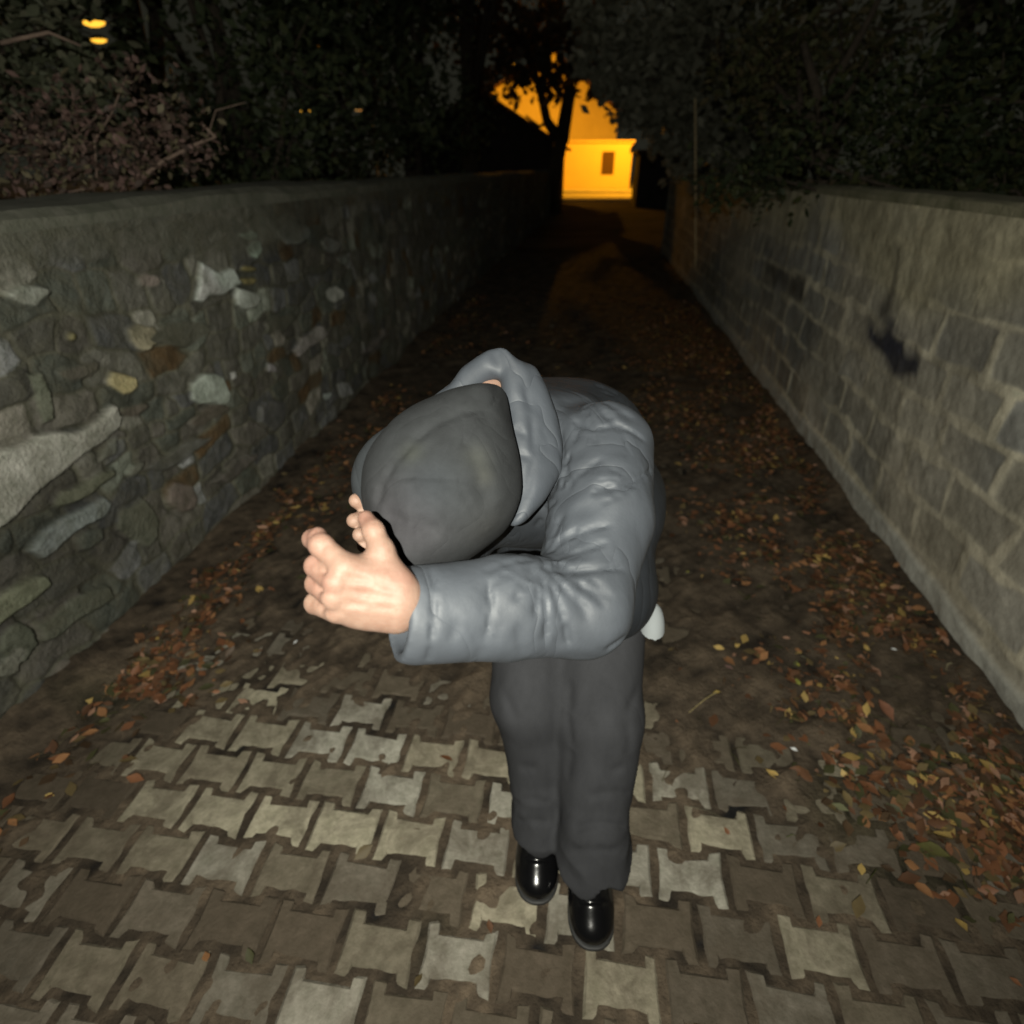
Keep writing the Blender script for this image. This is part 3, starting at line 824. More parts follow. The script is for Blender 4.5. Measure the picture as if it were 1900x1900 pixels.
for px, py, s_, n in [(60, 240, .26, 200), (150, 300, .20, 200), (240, 300, .16, 170), (300, 235, .15, 150), (250, 330, .13, 160), (330, 290, .09, 80), (90, 330, .18, 170), (20, 330, .2, 150), (180, 230, .14, 90), (372, 262, .05, 40), (230, 150, .06, 26), (265, 165, .05, 22), (30, 180, .22, 120)]:
    p = rel(wp(px, py, 4.1)); cl.append((p[0], p[1], p[2], s_, s_ * 1.4, s_, int(n * 1.3)))
tree('shrub', 'reddish brown shrub with bare pale branches rising behind the stone wall', sx, sy, [(0, 0, 0, .05), (.02, .1, .9, .04), (-.05, .2, 1.6, .02)], cl, .036, BR, 5, cat='shrub', bark='barklight', extra=ex, limbs=False)
cl = []
for px, py, s_, n in [(40, 60, .6, 420), (110, 130, .45, 300), (0, 160, .6, 350), (60, 190, .4, 200), (130, 190, .3, 120), (-80, 50, .9, 300)]:
    p = wp(px, py, 5.6); cl.append((p[0] + 4.3, p[1] - 2.9, p[2], s_, s_, s_ * .7, n))
tree('leafy_tree', 'grey green leafy tree filling the top left corner', -4.3, 2.9, [(0, 0, 0, .12), (.05, .1, 1.4, .10), (0, .2, 2.6, .06)], cl, .07, GY, 6)

# dark trees behind the stone wall, growing in a row
def back_tree(px, py0, dist, wid, hgt, seed, label, pal=DK, n=1500, lf=.16, fb=.12):
    d = ray(px, 309); d = d[:2] / np.linalg.norm(d[:2]) * dist
    r = np.random.default_rng(seed); cl = []
    for k in range(9):
        a = r.random() * 6.28; q = r.random() ** .5
        cl.append((math.cos(a) * wid * .7 * q, math.sin(a) * wid * .7 * q, hgt * (fb + (.95 - fb) * (k / 8)), wid * .5, wid * .5, hgt * .13, n // 7))
    return tree('dark_tree', label, d[0], d[1], [(0, 0, 0, wid * .09), (.1, 0, hgt * .25, wid * .075), (0, .1, hgt * .6, wid * .045)], cl, lf, pal, seed, 'dark trees behind the walls')
back_tree(450, 0, 7.5, 1.9, 4.6, 31, 'dark tree right of the brown shrub behind the stone wall', n=5200, lf=.085)
back_tree(600, 0, 11, 2.2, 6.0, 32, 'dark tree with small lamp glints showing through it', n=4800, lf=.12)
back_tree(760, 0, 15, 2.6, 8.0, 33, 'dark tree standing left of the dark gabled shed', n=4800, lf=.14, fb=.25)
back_tree(870, 0, 22, 3.6, 12.0, 34, 'tall brown black tree above the dark gabled shed', pal=[(.07, .05, .03), (.05, .04, .025)], n=3200, lf=.3, fb=.42)
back_tree(300, 0, 13, 3.0, 8.0, 35, 'tall dark tree behind the brown shrub near the orange lamp', n=5200, lf=.13)

# fork-trunked tree against the lit house
fx, fy = -1.75, 27.0
def frel(px, py, dist=27.6):
    p = wp(px, py, dist); return (p[0] - fx, p[1] - fy, p[2])
ex = [([frel(1040, 262), frel(1015, 225), frel(1003, 170), frel(985, 120), frel(965, 60)], [.28, .20, .17, .14, .10]),
      ([frel(1042, 262), frel(1052, 200), frel(1062, 140), frel(1060, 60), frel(1075, -20)], [.30, .26, .22, .17, .12]),
      ([frel(1020, 225), frel(1000, 235), frel(975, 215)], [.10, .07, .05]), ([frel(1050, 190), frel(1030, 150), frel(1035, 90)], [.10, .07, .05])]
cl = []
for px, py, s_, n in [(925, 160, 1.0, 120), (960, 150, .9, 120), (1025, 110, 1.0, 110), (1060, 60, 1.6, 260), (990, 60, 1.4, 240), (1090, 120, 1.2, 220), (940, 100, 1.3, 200), (1085, 170, .7, 110), (900, 150, .7, 120), (1030, 150, .6, 40), (1010, 10, 2.0, 260)]:
    p = frel(px, py, 28.5); cl.append((p[0], p[1], p[2], s_, s_, s_ * .6, n))
tree('forked_tree', 'tree with a forked dark trunk in front of the orange lit house', fx, fy, [(0, 0, 0, .34), (.0, 0, 1.6, .31), frel(1041, 262) + (.29,)], cl, .26, [(.10, .07, .035), (.08, .055, .03), (.12, .09, .04)], 9, extra=ex, limbs=False)

# great dark crown overhanging the alley from the right
tx, ty = 3.6, 12.5
cl = []
for px, py, s_, n in [(1150, 60, 1.0, 500), (1200, 130, .9, 500), (1260, 200, .8, 500), (1300, 90, 1.2, 600), (1330, 230, .8, 500), (1160, 150, .6, 320), (1120, 60, .6, 260), (1225, 225, .45, 260), (1270, 285, .5, 300), (1390, 150, 1.1, 500), (1450, 60, 1.2, 500), (1350, 300, .6, 300), (1180, 205, .40, 200), (1130, 165, .32, 150), (1400, 270, .7, 300), (1250, 20, 1.2, 500), (1230, 262, .25, 110), (1105, 120, .4, 180)]:
    p = wp(px, py, 12.5); cl.append((p[0] - tx, p[1] - ty, p[2], s_, s_, s_ * .7, n))
tree('overhanging_tree', 'great dark leafy tree overhanging the alley above the right wall', tx, ty, [(0, 0, 0, .25), (0, 0, 1.6, .21), (-.3, -.1, 3.2, .14)], cl, .15, [(.21, .21, .16), (.24, .24, .185), (.17, .175, .135)], 12)

# tree with a visible pale trunk behind the right wall
tx, ty = wp(1525, 335, 6.6)[:2]
def rrel(px, py, dist=6.6):
    p = wp(px, py, dist); return (p[0] - tx, p[1] - ty, p[2])
ex = [([rrel(1530, 215), rrel(1545, 150), rrel(1600, 60), rrel(1640, -20)], [.06, .045, .03, .02]), ([rrel(1530, 240), rrel(1515, 170), rrel(1490, 80)], [.06, .045, .03]),
      ([rrel(1553, 240), rrel(1570, 180), rrel(1615, 110)], [.03, .025, .015])]
cl = []
for px, py, s_, n in [(1480, 60, .7, 360), (1560, 20, .8, 360), (1600, 130, .6, 340), (1460, 170, .45, 260), (1410, 120, .5, 260), (1660, 60, .7, 320)]:
    p = rrel(px, py, 7.2); cl.append((p[0], p[1], p[2], s_, s_, s_ * .7, n))
tree('slender_tree', 'slender tree with a pale forked trunk behind the right wall', tx, ty, [(0, 0, 0, .09), rrel(1525, 335) + (.075,), rrel(1528, 240) + (.068,)], cl, .075, [(.075, .078, .035), (.06, .062, .03), (.09, .075, .04)], 14, extra=ex, bark='bark')
# hedge behind the right wall
cl = []
for px, py, s_, n in [(1620, 250, .45, 520), (1700, 300, .45, 520), (1790, 280, .5, 560), (1870, 320, .5, 500), (1700, 190, .5, 420), (1820, 180, .5, 420), (1470, 290, .45, 420), (1400, 320, .35, 300), (1600, 330, .35, 360), (1890, 240, .5, 320), (1780, 350, .3, 300)]:
    p = wp(px, py, 5.4); cl.append((p[0] - 4.3, p[1] - 3.4, p[2], s_, s_, s_ * .8, n))
tree('hedge', 'dark green ivy hedge behind the right wall', 4.3, 3.4, [(0, 0, 0, .08), (0, 0, .9, .06), (0, 0, 1.6, .04)], cl, .055, [(.032, .042, .018), (.045, .05, .02), (.025, .034, .016)], 15, cat='hedge')
back_tree(1330, 0, 19, 2.6, 6.5, 41, 'dark tree behind the overhanging crown beside the pale post', n=1600, lf=.22)
back_tree(1700, 0, 11, 2.8, 6.5, 42, 'dark tree behind the ivy hedge on the right', n=2200)

# ================================================================== BUILDINGS AT THE END OF THE ALLEY
hs = empty('house', (-2, 55, 0), 'low orange lit house with one window at the far end of the alley', 'house')
b_ = MB(); b_.box((-7, 55, .1), (2.7, 63, 3.42)); b_.build('wall', M['plaster'], hs, origin=(-2, 55, 0))
b_ = MB(); V = [(-7.2, 54.9, 3.42), (2.8, 54.9, 3.42), (2.8, 63.1, 3.42), (-7.2, 63.1, 3.42), (-7.2, 54.9, 3.56), (2.8, 54.9, 3.56), (2.8, 63.1, 3.56), (-7.2, 63.1, 3.56)]
b_.box((-7.15, 54.85, 3.422), (2.85, 63.1, 3.56)); b_.build('roof', M['plaster'], hs, origin=(-2, 55, 0))
wn_ = MB()
for a, b in (((.30, 54.93, 1.20), (.38, 54.995, 2.78)), ((1.22, 54.93, 1.20), (1.30, 54.995, 2.78)), ((.38, 54.93, 2.70), (1.22, 54.995, 2.78)), ((.38, 54.93, 1.20), (1.22, 54.995, 1.28))): wn_.box(a, b)
wf = wn_.build('window', M['shutter'], hs, origin=(-2, 55, 0))
b_ = MB(); b_.box((.382, 54.95, 1.282), (1.218, 54.99, 2.698)); b_.box((.78, 54.94, 1.283), (.82, 54.949, 2.697)); b_.build('pane', M['shutter'], wf, origin=(-2, 55, 0))
b_ = MB(); b_.box((-4.4, 54.3, .12), (-2.6, 54.9, 1.1)); tag(b_.build('low_wall', M['plaster']), 'short pale wall stub at the left foot of the orange lit house', 'wall')
h2 = empty('tall_house', (-4, 68, 0), 'taller orange lit gabled house behind the low house', 'house')
b_ = MB(); V = [(-14, 68, 0), (1.6, 68, 0), (1.6, 68, 6.2), (-5.0, 68, 11.0), (-14, 68, 6.6)]
V += [(x, 80, z) for x, y, z in V]
b_.add(V, [(0, 1, 2, 3, 4), (9, 8, 7, 6, 5), (0, 5, 6, 1), (1, 6, 7, 2), (2, 7, 8, 3), (3, 8, 9, 4), (4, 9, 5, 0)]); b_.build('wall', M['plaster2'], h2, origin=(-4, 68, 0))
b_ = MB(); V = [(2.3, 67.8, 5.75), (-5, 67.8, 11.03), (-5, 67.8, 11.3), (2.4, 67.8, 6.0)]; V += [(x, 80.2, z) for x, y, z in V]
b_.add(V, [(0, 1, 2, 3), (7, 6, 5, 4), (0, 3, 7, 4), (1, 5, 6, 2), (2, 6, 7, 3), (0, 4, 5, 1)])
V = [(-14.7, 67.8, 6.25), (-5, 67.8, 11.03), (-5, 67.8, 11.3), (-14.8, 67.8, 6.5)]; V += [(x, 80.2, z) for x, y, z in V]
b_.add(V, [(3, 2, 1, 0), (4, 5, 6, 7), (4, 7, 3, 0), (2, 6, 5, 1), (3, 7, 6, 2), (1, 5, 4, 0)]); b_.build('roof', M['roof'], h2, origin=(-4, 68, 0))
# dark gabled shed on the left, its end wall towards us
sh_ = empty('shed', (-5.4, 30, 0), 'dark gabled shed at the end of the stone wall', 'shed')
b_ = MB(); V = [(-9, 30, 0), (-1.85, 30, 0), (-1.85, 30, 2.55), (-5.4, 30, 4.5), (-9, 30, 2.6)]; V += [(x, 36, z) for x, y, z in V]
b_.add(V, [(0, 1, 2, 3, 4), (9, 8, 7, 6, 5), (0, 5, 6, 1), (1, 6, 7, 2), (2, 7, 8, 3), (3, 8, 9, 4), (4, 9, 5, 0)]); b_.build('wall', M['darkwall'], sh_, origin=(-5.4, 30, 0))
b_ = MB(); V = [(-1.55, 29.7, 2.40), (-5.4, 29.7, 4.52), (-5.4, 29.7, 4.66), (-1.5, 29.7, 2.52)]; V += [(x, 36.3, z) for x, y, z in V]
b_.add(V, [(0, 1, 2, 3), (7, 6, 5, 4), (0, 3, 7, 4), (1, 5, 6, 2), (2, 6, 7, 3), (0, 4, 5, 1)])
V = [(-9.3, 29.7, 2.42), (-5.4, 29.7, 4.52), (-5.4, 29.7, 4.66), (-9.4, 29.7, 2.54)]; V += [(x, 36.3, z) for x, y, z in V]
b_.add(V, [(3, 2, 1, 0), (4, 5, 6, 7), (4, 7, 3, 0), (2, 6, 5, 1), (3, 7, 6, 2), (1, 5, 4, 0)]); b_.build('roof', M['roof'], sh_, origin=(-5.4, 30, 0))
# dark shed on the right of the opening
g2 = empty('outbuilding', (5, 32, 0), 'low dark outbuilding right of the orange lit house', 'shed')
b_ = MB(); b_.box((1.95, 32, 0), (8, 36, 2.25)); b_.build('wall', M['darkwall'], g2, origin=(5, 32, 0))
b_ = MB(); b_.box((1.8, 31.8, 2.252), (8.2, 36.2, 2.4)); b_.build('roof', M['roof'], g2, origin=(5, 32, 0))
# post and thin rod
gx, gy = on_ground(1232, 468)
b_ = MB(); b_.box((-.07, -.07, -.05), (.07, .07, 1.42)); b_.box((-.085, -.085, 1.422), (.085, .085, 1.47)); o = b_.build('post', M['post']); o.location = (gx, gy, 0)
tag(o, 'weathered pale post at the end of the right wall', 'post')
gx, gy = on_ground(1291, 542); pt = wp(1290, 182, 9.75)
b_ = MB(); b_.tube([(0, 0, -.02), ((pt[0] - gx) * .5, (pt[1] - gy) * .5, pt[2] * .5), (pt[0] - gx, pt[1] - gy, pt[2])], .011, 8); o = b_.build('pole', M['plaster'], smooth=True); o.location = (gx, gy, 0)
tag(o, 'thin pale upright pole leaning beside the right wall', 'pole')

# ---- street lamps
def lamp(px, py, dist, label, s_=1.0, energy=0, m='lamp_glow', side=1, aim=None, cone=120):
    p = wp(px, py, dist)
    t = empty('street_lamp', (p[0] + side * 1.1, p[1], 0), label, 'street lamp', 'sodium street lamps')
    zt = p[2] + .12 * s_
    b = MB(); b.tube([(0, 0, -.05), (0, 0, zt * .5), (0, 0, zt + .2)], [.09, .07, .05], 10); b.build('pole', M['metal'], t, smooth=True)
    b = MB(); b.tube([(0, 0, zt + .18), (-side * .4, 0, zt + .28), (-side * .8, 0, zt + .16)], [.04, .035, .03], 8); b.build('arm', M['metal'], t, smooth=True)
    b = MB(); V = []; n = 12
    for k, (rx, zz) in enumerate(((.02, .16), (.20, .12), (.30, .03), (.32, -.02))):
        for j in range(n): V.append((-side * 1.1 + rx * 1.3 * s_ * math.cos(6.283 * j / n), rx * .8 * s_ * math.sin(6.283 * j / n), zt + zz * s_ - .02))
    F = [(k * n + j, k * n + (j + 1) % n, (k + 1) * n + (j + 1) % n, (k + 1) * n + j) for k in range(3) for j in range(n)] + [tuple(range(n))]
    b.add(V, F); hd = b.build('lamp_head', M['metal'], t, smooth=True)
    b = MB(); V = []
    for k, (rx, zz) in enumerate(((.30, -.03), (.26, -.10), (.14, -.15), (.02, -.165))):
        for j in range(n): V.append((-side * 1.1 + rx * 1.3 * s_ * math.cos(6.283 * j / n), rx * .8 * s_ * math.sin(6.283 * j / n), zt + zz * s_ - .02))
    b.add(V, F[:-1] + [tuple(3 * n + j for j in range(n))]); b.build('bulb_cover', M[m], hd, smooth=True)
    if energy:
        l = bpy.data.lights.new('sodium_light', 'POINT'); l.energy = energy; l.color = (1.0, .40, .012); l.shadow_soft_size = .2
        if aim:
            bpy.data.lights.remove(l); l = bpy.data.lights.new('sodium_light', 'SPOT'); l.energy = energy * 1.0; l.color = (1.0, .40, .012); l.shadow_soft_size = .2; l.spot_size = math.radians(cone); l.spot_blend = .35
        lo = bpy.data.objects.new('sodium_light', l); COL.objects.link(lo); lo.parent = t; lo.location = (-side * 1.1, 0, zt - .5)
        if aim: lo.rotation_euler = Vector(aim).to_track_quat('-Z', 'Y').to_euler()
    return t
lamp(175, 46, 34, 'bright orange street lamp glowing through leaves at top left', 1.2, side=-1)
lamp(184, 77, 40, 'second orange street lamp just below the brightest one', 1.0, side=-1)
lamp(566, 207, 46, 'small orange street lamp between dark trees left of centre', .9)
lamp(665, 205, 60, 'faint pale street lamp right of the small orange one', .8, m='lamp_dim')
lamp(1215, 120, 49, 'street lamp hidden in the dark crown that lights the house', 1.0, energy=9500, aim=(-.35, .45, -1.0), cone=140)
lamp(930, 90, 58, 'street lamp behind the tall brown tree that lights the gabled house', 1.0, energy=5200)

# ================================================================== PERSON
PO = W((.12, .95, 0))                                   # the spot between the feet
person = empty('person', tuple(PO), 'person in a grey padded jacket and cap bending forward with hands cupped at the face', 'person')
def part(name, s, m, colors=None, col=None):
    V, Q = s.mesh(); Vw = W(V)
    c = colors(V) if colors else None
    return mesh_obj(name, Vw, Q, m, person, c, True, tuple(PO))

sL, eL, cL = C(1118, 838, .90), C(1080, 1122, .735), C(775, 1137, .635)
sR, eR, wRr = np.array([-.160, .93, 1.235]), C(840, 1000, 1.03), C(745, 985, .80)
Uh, Fh = D(-.35, .45, -.82), D(-.80, .10, .50)
Fh = Fh - (Fh @ Uh) * Uh; Fh /= np.linalg.norm(Fh); Lh = np.cross(Uh, Fh)
HC = C(842, 868, .835)

# ---- body: head, neck, torso, arms, legs; fine hands joined in
b = SDF((-.42, .40, .03), (.46, 1.45, 1.62), .0065)
b.ell(HC, (Uh, Fh, Lh), (.108, .095, .074), k=0)
b.ell(HC - Uh * .052 + Fh * .038, (Uh, Fh, Lh), (.062, .055, .052), k=.03)             # jaw
b.ell(HC - Uh * .012 + Fh * .098, (Uh, Fh, Lh), (.022, .017, .010), k=.012)           # nose
for q in (-1, 1):
    b.ell(HC + Fh * .084 + Lh * q * .030 + Uh * .018, (Uh, Fh, Lh), (.007, .010, .014), k=.008, mode='sub')   # eye sockets
    b.ell(HC + Fh * .074 + Lh * q * .030 + Uh * .016, (Uh, Fh, Lh), (.009, .010, .011), k=.003)
    b.ell(HC + Lh * q * .076 - Uh * .005 - Fh * .005, (Uh, Fh, Lh), (.030, .018, .010), k=.006)               # ears
b.ell(HC + Fh * .094 - Uh * .050, (Uh, Fh, Lh), (.005, .008, .022), k=.006)            # lips
b.groove(HC + Fh * .10 - Uh * .050 - Lh * .02, HC + Fh * .10 - Uh * .050 + Lh * .02, .003, .004)
nb = np.array([-.035, .85, 1.30])
b.ell(C(915, 732, .865), (Uh, Fh, Lh), (.035, .030, .035), k=.01)
b.cone(HC - Uh * .06 - Fh * .02, nb, .058, .062, k=.03)
b.ell((0, .92, 1.22), ((1, 0, 0), (0, .8, -.6), (0, .6, .8)), (.16, .17, .10), k=.04)
b.ell((.10, 1.10, 1.08), ((1, 0, 0), (0, .8, -.6), (0, .6, .8)), (.14, .17, .09), k=.05)
b.ell((.145, 1.19, .95), ((1, 0, 0), (0, .8, -.6), (0, .6, .8)), (.155, .13, .11), k=.05)
b.cone(sL, eL, .050, .040, k=.04); b.cone(eL, eL + (cL - eL) * .8, .040, .026, k=.02)
b.cone(sR, eR, .050, .040, k=.04); b.cone(eR, wRr, .038, .030, k=.02)
legs = [((.056, 1.17, .90), (.050, .99, .50), (.076, .90, .13)), ((.226, 1.15, .90), (.228, .95, .50), (.216, .81, .135))]
for h_, k_, a_ in legs:
    b.cone(h_, k_, .078, .055, k=.03); b.cone(k_, a_, .052, .036, k=.02)
V1, Q1 = b.mesh()

def hand(lo, hi, fn):
    s_ = SDF(lo, hi, .0021); fn(s_); return s_.mesh()
def left_hand(s):
    w0, w1 = C(800, 1122, .645), C(742, 1115, .598)
    s.cone(w0, w1, .029, .027, k=.01, flat=(D(0, 0, 1), 1.25))
    mc = dict(i=C(640, 1052, .570), m=C(625, 1080, .566), r=C(621, 1108, .571), p=C(626, 1133, .582))
    cb = dict(i=C(733, 1082, .592), m=C(738, 1102, .588), r=C(738, 1125, .590), p=C(735, 1145, .598))
    for q, rr in (('i', .0130), ('m', .0128), ('r', .0125), ('p', .0115)):
        s.cone(cb[q], mc[q], .0165, rr, k=.014)
    s.ell(C(682, 1100, .592), (D(1, 0, 0), D(0, 1, 0), D(0, 0, 1)), (.038, .032, .019), k=.012)
    s.ell(C(690, 1140, .600), (D(1, 0, 0), D(0, 1, 0), D(0, 0, 1)), (.042, .015, .017), k=.012)
    # fingers: proximal, middle, distal
    s.chain([mc['i'], C(596, 1012, .576), C(580, 1000, .596), C(592, 1006, .617)], [.0135, .0118, .0098, .0085], k=.006)
    s.ell(C(590, 996, .585), (D(1, 0, 0), D(0, 1, 0), D(0, 0, 1)), (.0095, .0105, .010), k=.004)
    s.chain([mc['m'], C(587, 1050, .588), C(596, 1056, .616), C(622, 1060, .624)], [.0138, .0122, .0105, .009], k=.0035)
    s.chain([mc['r'], C(588, 1083, .594), C(597, 1086, .620), C(622, 1088, .627)], [.0136, .0120, .0103, .009], k=.0035)
    s.chain([mc['p'], C(586, 1119, .603), C(597, 1117, .624), C(620, 1116, .632)], [.0132, .0118, .0098, .0085], k=.0035)
    # thumb from the side of the palm
    s.cone(C(728, 1082, .598), C(708, 1022, .592), .0185, .0135, k=.013)
    s.chain([C(708, 1022, .592), C(693, 985, .597), C(679, 962, .610)], [.0132, .0112, .0090], k=.006)
    s.cone(C(700, 1052, .594), C(660, 1050, .584), .011, .009, k=.014)               # web
    # knuckles and tendons
    for q in 'imrp': s.ell(mc[q] - D(0, 0, 1) * .0075, (D(1, 0, 0), D(0, 1, 0), D(0, 0, 1)), (.0085, .0075, .0058), k=.006)
    s.groove(C(612, 1064, .56), C(592, 1062, .575), .0035, .004); s.groove(C(608, 1094, .56), C(590, 1098, .58), .0035, .004); s.groove(C(610, 1120, .565), C(592, 1133, .58), .003, .004)
    for q in 'imr': s.groove((mc[q] + mc['p' if q == 'r' else 'r' if q == 'm' else 'm']) / 2 - D(0, 0, 1) * .012, C(700, 1105, .575), .0016, .006)
    for a_, b_, c_ in ((C(735, 1088, .57), C(690, 1070, .56), C(645, 1060, .56)), (C(738, 1104, .57), C(690, 1094, .56), C(645, 1084, .56)), (C(738, 1122, .57), C(690, 1116, .57), C(642, 1108, .56))):
        s.groove(a_ + D(0, 1, 0) * .004, b_ + D(0, 1, 0) * .005, .0016, .004); s.groove(b_ + D(0, 1, 0) * .005, c_ + D(0, 1, 0) * .006, .0022, .004)
    for a_, b_ in ((C(598, 1022, .565), C(606, 1006, .565)), (C(592, 1026, .57), C(600, 1010, .57)), (C(590, 1045, .575), C(588, 1058, .575)), (C(592, 1078, .58), C(590, 1090, .58)), (C(592, 1112, .59), C(590, 1126, .59))):
        s.groove(a_, b_, .0012, .0018)
    # thumb nail edge and knuckle creases
    s.groove(C(686, 974, .59), C(696, 969, .59), .001, .0015); s.groove(C(697, 990, .583), C(706, 984, .585), .0009, .0018)
V2, Q2 = hand(np.minimum(C(545, 930, .60), C(812, 1180, .62)) - .07, np.maximum(C(545, 930, .60), C(812, 1180, .62)) + .07, left_hand)
def right_hand(s):
    s.cone(wRr, C(722, 988, .765), .026, .024, k=.01)
    for mcp, pts in ((C(705, 955, .745), (C(678, 938, .738), C(661, 929, .728))), (C(708, 972, .74), (C(676, 962, .735), C(657, 966, .720))),
                     (C(712, 990, .738), (C(684, 992, .73), C(668, 992, .715))), (C(718, 1010, .74), (C(696, 1014, .735), C(676, 1012, .722)))):
        s.cone(C(728, 988, .76), mcp, .019, .014, k=.012)
        s.chain([mcp, pts[0], pts[1]], [.012, .0112, .0098], k=.003)
    s.chain([C(735, 1000, .755), C(715, 975, .71), C(692, 978, .69)], [.017, .013, .010], k=.008)
V3, Q3 = hand(np.minimum(C(640, 915, .74), C(760, 1030, .76)) - .06, np.maximum(C(640, 915, .74), C(760, 1030, .76)) + .06, right_hand)
def flush(V):
    c = np.tile(np.array([.160, .106, .080]), (len(V), 1))
    for p, s_, q in ((C(611, 1079, .56), .011, .55), (C(690, 1088, .575), .020, .30), (C(745, 1075, .585), .014, .4), (C(598, 1112, .57), .014, .25), (C(582, 1000, .58), .022, .4), (C(680, 962, .60), .014, .4), (C(585, 1050, .58), .014, .35), (C(585, 1085, .58), .014, .3)):
        w = (np.exp(-((V - p) ** 2).sum(1) / (s_ * s_)) * q)[:, None]
        c = c * (1 - w) + np.array([.17, .080, .064]) * w
    return c
Vb = np.concatenate([V1, V2, V3]); Qb = np.concatenate([Q1, Q2 + len(V1), Q3 + len(V1) + len(V2)])
mesh_obj('body', W(Vb), Qb, M['skin'], person, flush(Vb), True, tuple(PO))

# ---- jacket
j = SDF((-.40, .40, .72), (.48, 1.52, 1.62), .0037)
ax = ((1, 0, 0), (0, .8, -.6), (0, .6, .8))
j.ell((.018, .94, 1.22), ax, (.188, .17, .155), k=.03, p=2.2)
j.ell((.085, 1.08, 1.16), ax, (.210, .19, .175), k=.06, p=2.2)
j.ell((.155, 1.17, .98), ax, (.212, .20, .165), k=.06, p=2.5)
j.cone((.10, 1.00, .93), (.215, 1.02, .86), .125, .132, k=.05)
j.cone((.12, 1.12, .84), (.20, 1.12, .84), .15, .15, k=.04)
j.cone((-.035, .90, 1.25), nb + [.0, -.02, .02], .10, .085, k=.04)
j.cone(sL, (sL + eL) / 2 + D(1, 0, 0) * .014, .083, .077, k=.035)
j.cone((sL + eL) / 2 + D(1, 0, 0) * .014, eL, .077, .064, k=.012)
j.cone(eL, (eL + cL) / 2 - D(0, 1, 0) * .004, .066, .060, k=.014); j.cone((eL + cL) / 2 - D(0, 1, 0) * .004, cL, .061, .053, k=.015)
j.cone(sR, eR, .070, .064, k=.04); j.cone(eR, wRr + D(1, 0, 0) * .02, .064, .048, k=.02)
# gap between cap and forearm stays open
# collar: a stand-up band round the neck, in two visible lengths
colR = [C(x, y, z) for x, y, z in ((921, 655, .84), (948, 672, .84), (985, 686, .86), (1008, 725, .86), (1030, 780, .85), (1042, 830, .84), (1034, 880, .83), (1005, 930, .80), (965, 972, .78), (938, 984, .77), (958, 925, .77), (957, 860, .78), (948, 790, .79), (937, 722, .81), (931, 690, .83))]
colL = [C(x, y, z) for x, y, z in ((920, 655, .84), (892, 668, .85), (862, 684, .86), (845, 715, .87), (805, 742, .89), (785, 768, .89), (835, 762, .86), (872, 732, .85), (905, 708, .84), (932, 694, .83))]
KC = True
CUFF = True
cut = SDF  # (kept simple: the hem is trimmed by a plane below)
idx_, P_ = j.near(.05)
X_, Y_, Z_ = P_
hem = (.800 - .12 * (X_ - .15)) - Z_ + .006 * np.sin(X_ * 40 + Y_ * 30)      # slanting hem: low at the front
# folds: broad puckers, then fine wrinkles that gather at elbow, armpit and neck
na, nbb, nc, nd = Noise(41, 38), Noise(42, 95), Noise(43, 170), Noise(44, 17)
def gauss(p, s_): return np.exp(-(((X_ - p[0]) ** 2 + (Y_ - p[1]) ** 2 + (Z_ - p[2]) ** 2) / (s_ * s_)))
crook = gauss(C(1010, 1035, .74), .085); arm_pit = gauss(C(1020, 900, .82), .09); back = gauss(C(1120, 740, 1.02), .16); und = gauss(C(930, 1040, .80), .09)
# streaky coordinates: wrinkles radiate from the crook
cr = C(1000, 1030, .74)
dx, dy, dz = X_ - cr[0], Y_ - cr[1], Z_ - cr[2]
up_ = -(dz * CP + dy * -SP); ang = np.arctan2(-dz, dx)
rad_w = np.abs(np.sin(ang * 7 + 1.5 * nd(X_, Y_, Z_)))
amt = np.clip(crook * 1.4 + arm_pit * .8 + und * .9, 0, 1.5)
rid = lambda v: 1 - np.abs(v)
dF = .0006 * (1 - np.abs(na(X_ * .7, Y_ * .7, Z_ * .7))).clip(-.6, 1) ** 3 - .0022 * nd(X_, Y_, Z_) - .0012 * na(X_, Y_, Z_) * (.5 + amt + back)
dF += (amt * (.0040 * (1 - rad_w) ** 2 + .0010 * np.abs(nbb(X_, Y_, Z_))) + back * .0036 * np.abs(na(X_ * 1.2, Y_ * .45, Z_ * .9)))
j.F[idx_] += dF.astype(np.float32)
sel = hem > -.03
# wall thickness at the hem: remove everything under the slanted plane
j.F[idx_] = np.maximum(j.F[idx_], hem.astype(np.float32))
G3 = np.meshgrid(*[j.lo[k] + j.h * np.arange(j.n[k]) for k in range(3)], indexing='ij', sparse=True)
j.F = np.maximum(j.F, ((.800 - .12 * (G3[0] - .15)) - G3[2] + .006 * np.sin(G3[0] * 40 + G3[1] * 30)).astype(np.float32))
def gr(pts, dep, wid):
    for a, c in zip(pts[:-1], pts[1:]): j.groove(C(*a), C(*c), dep, wid)
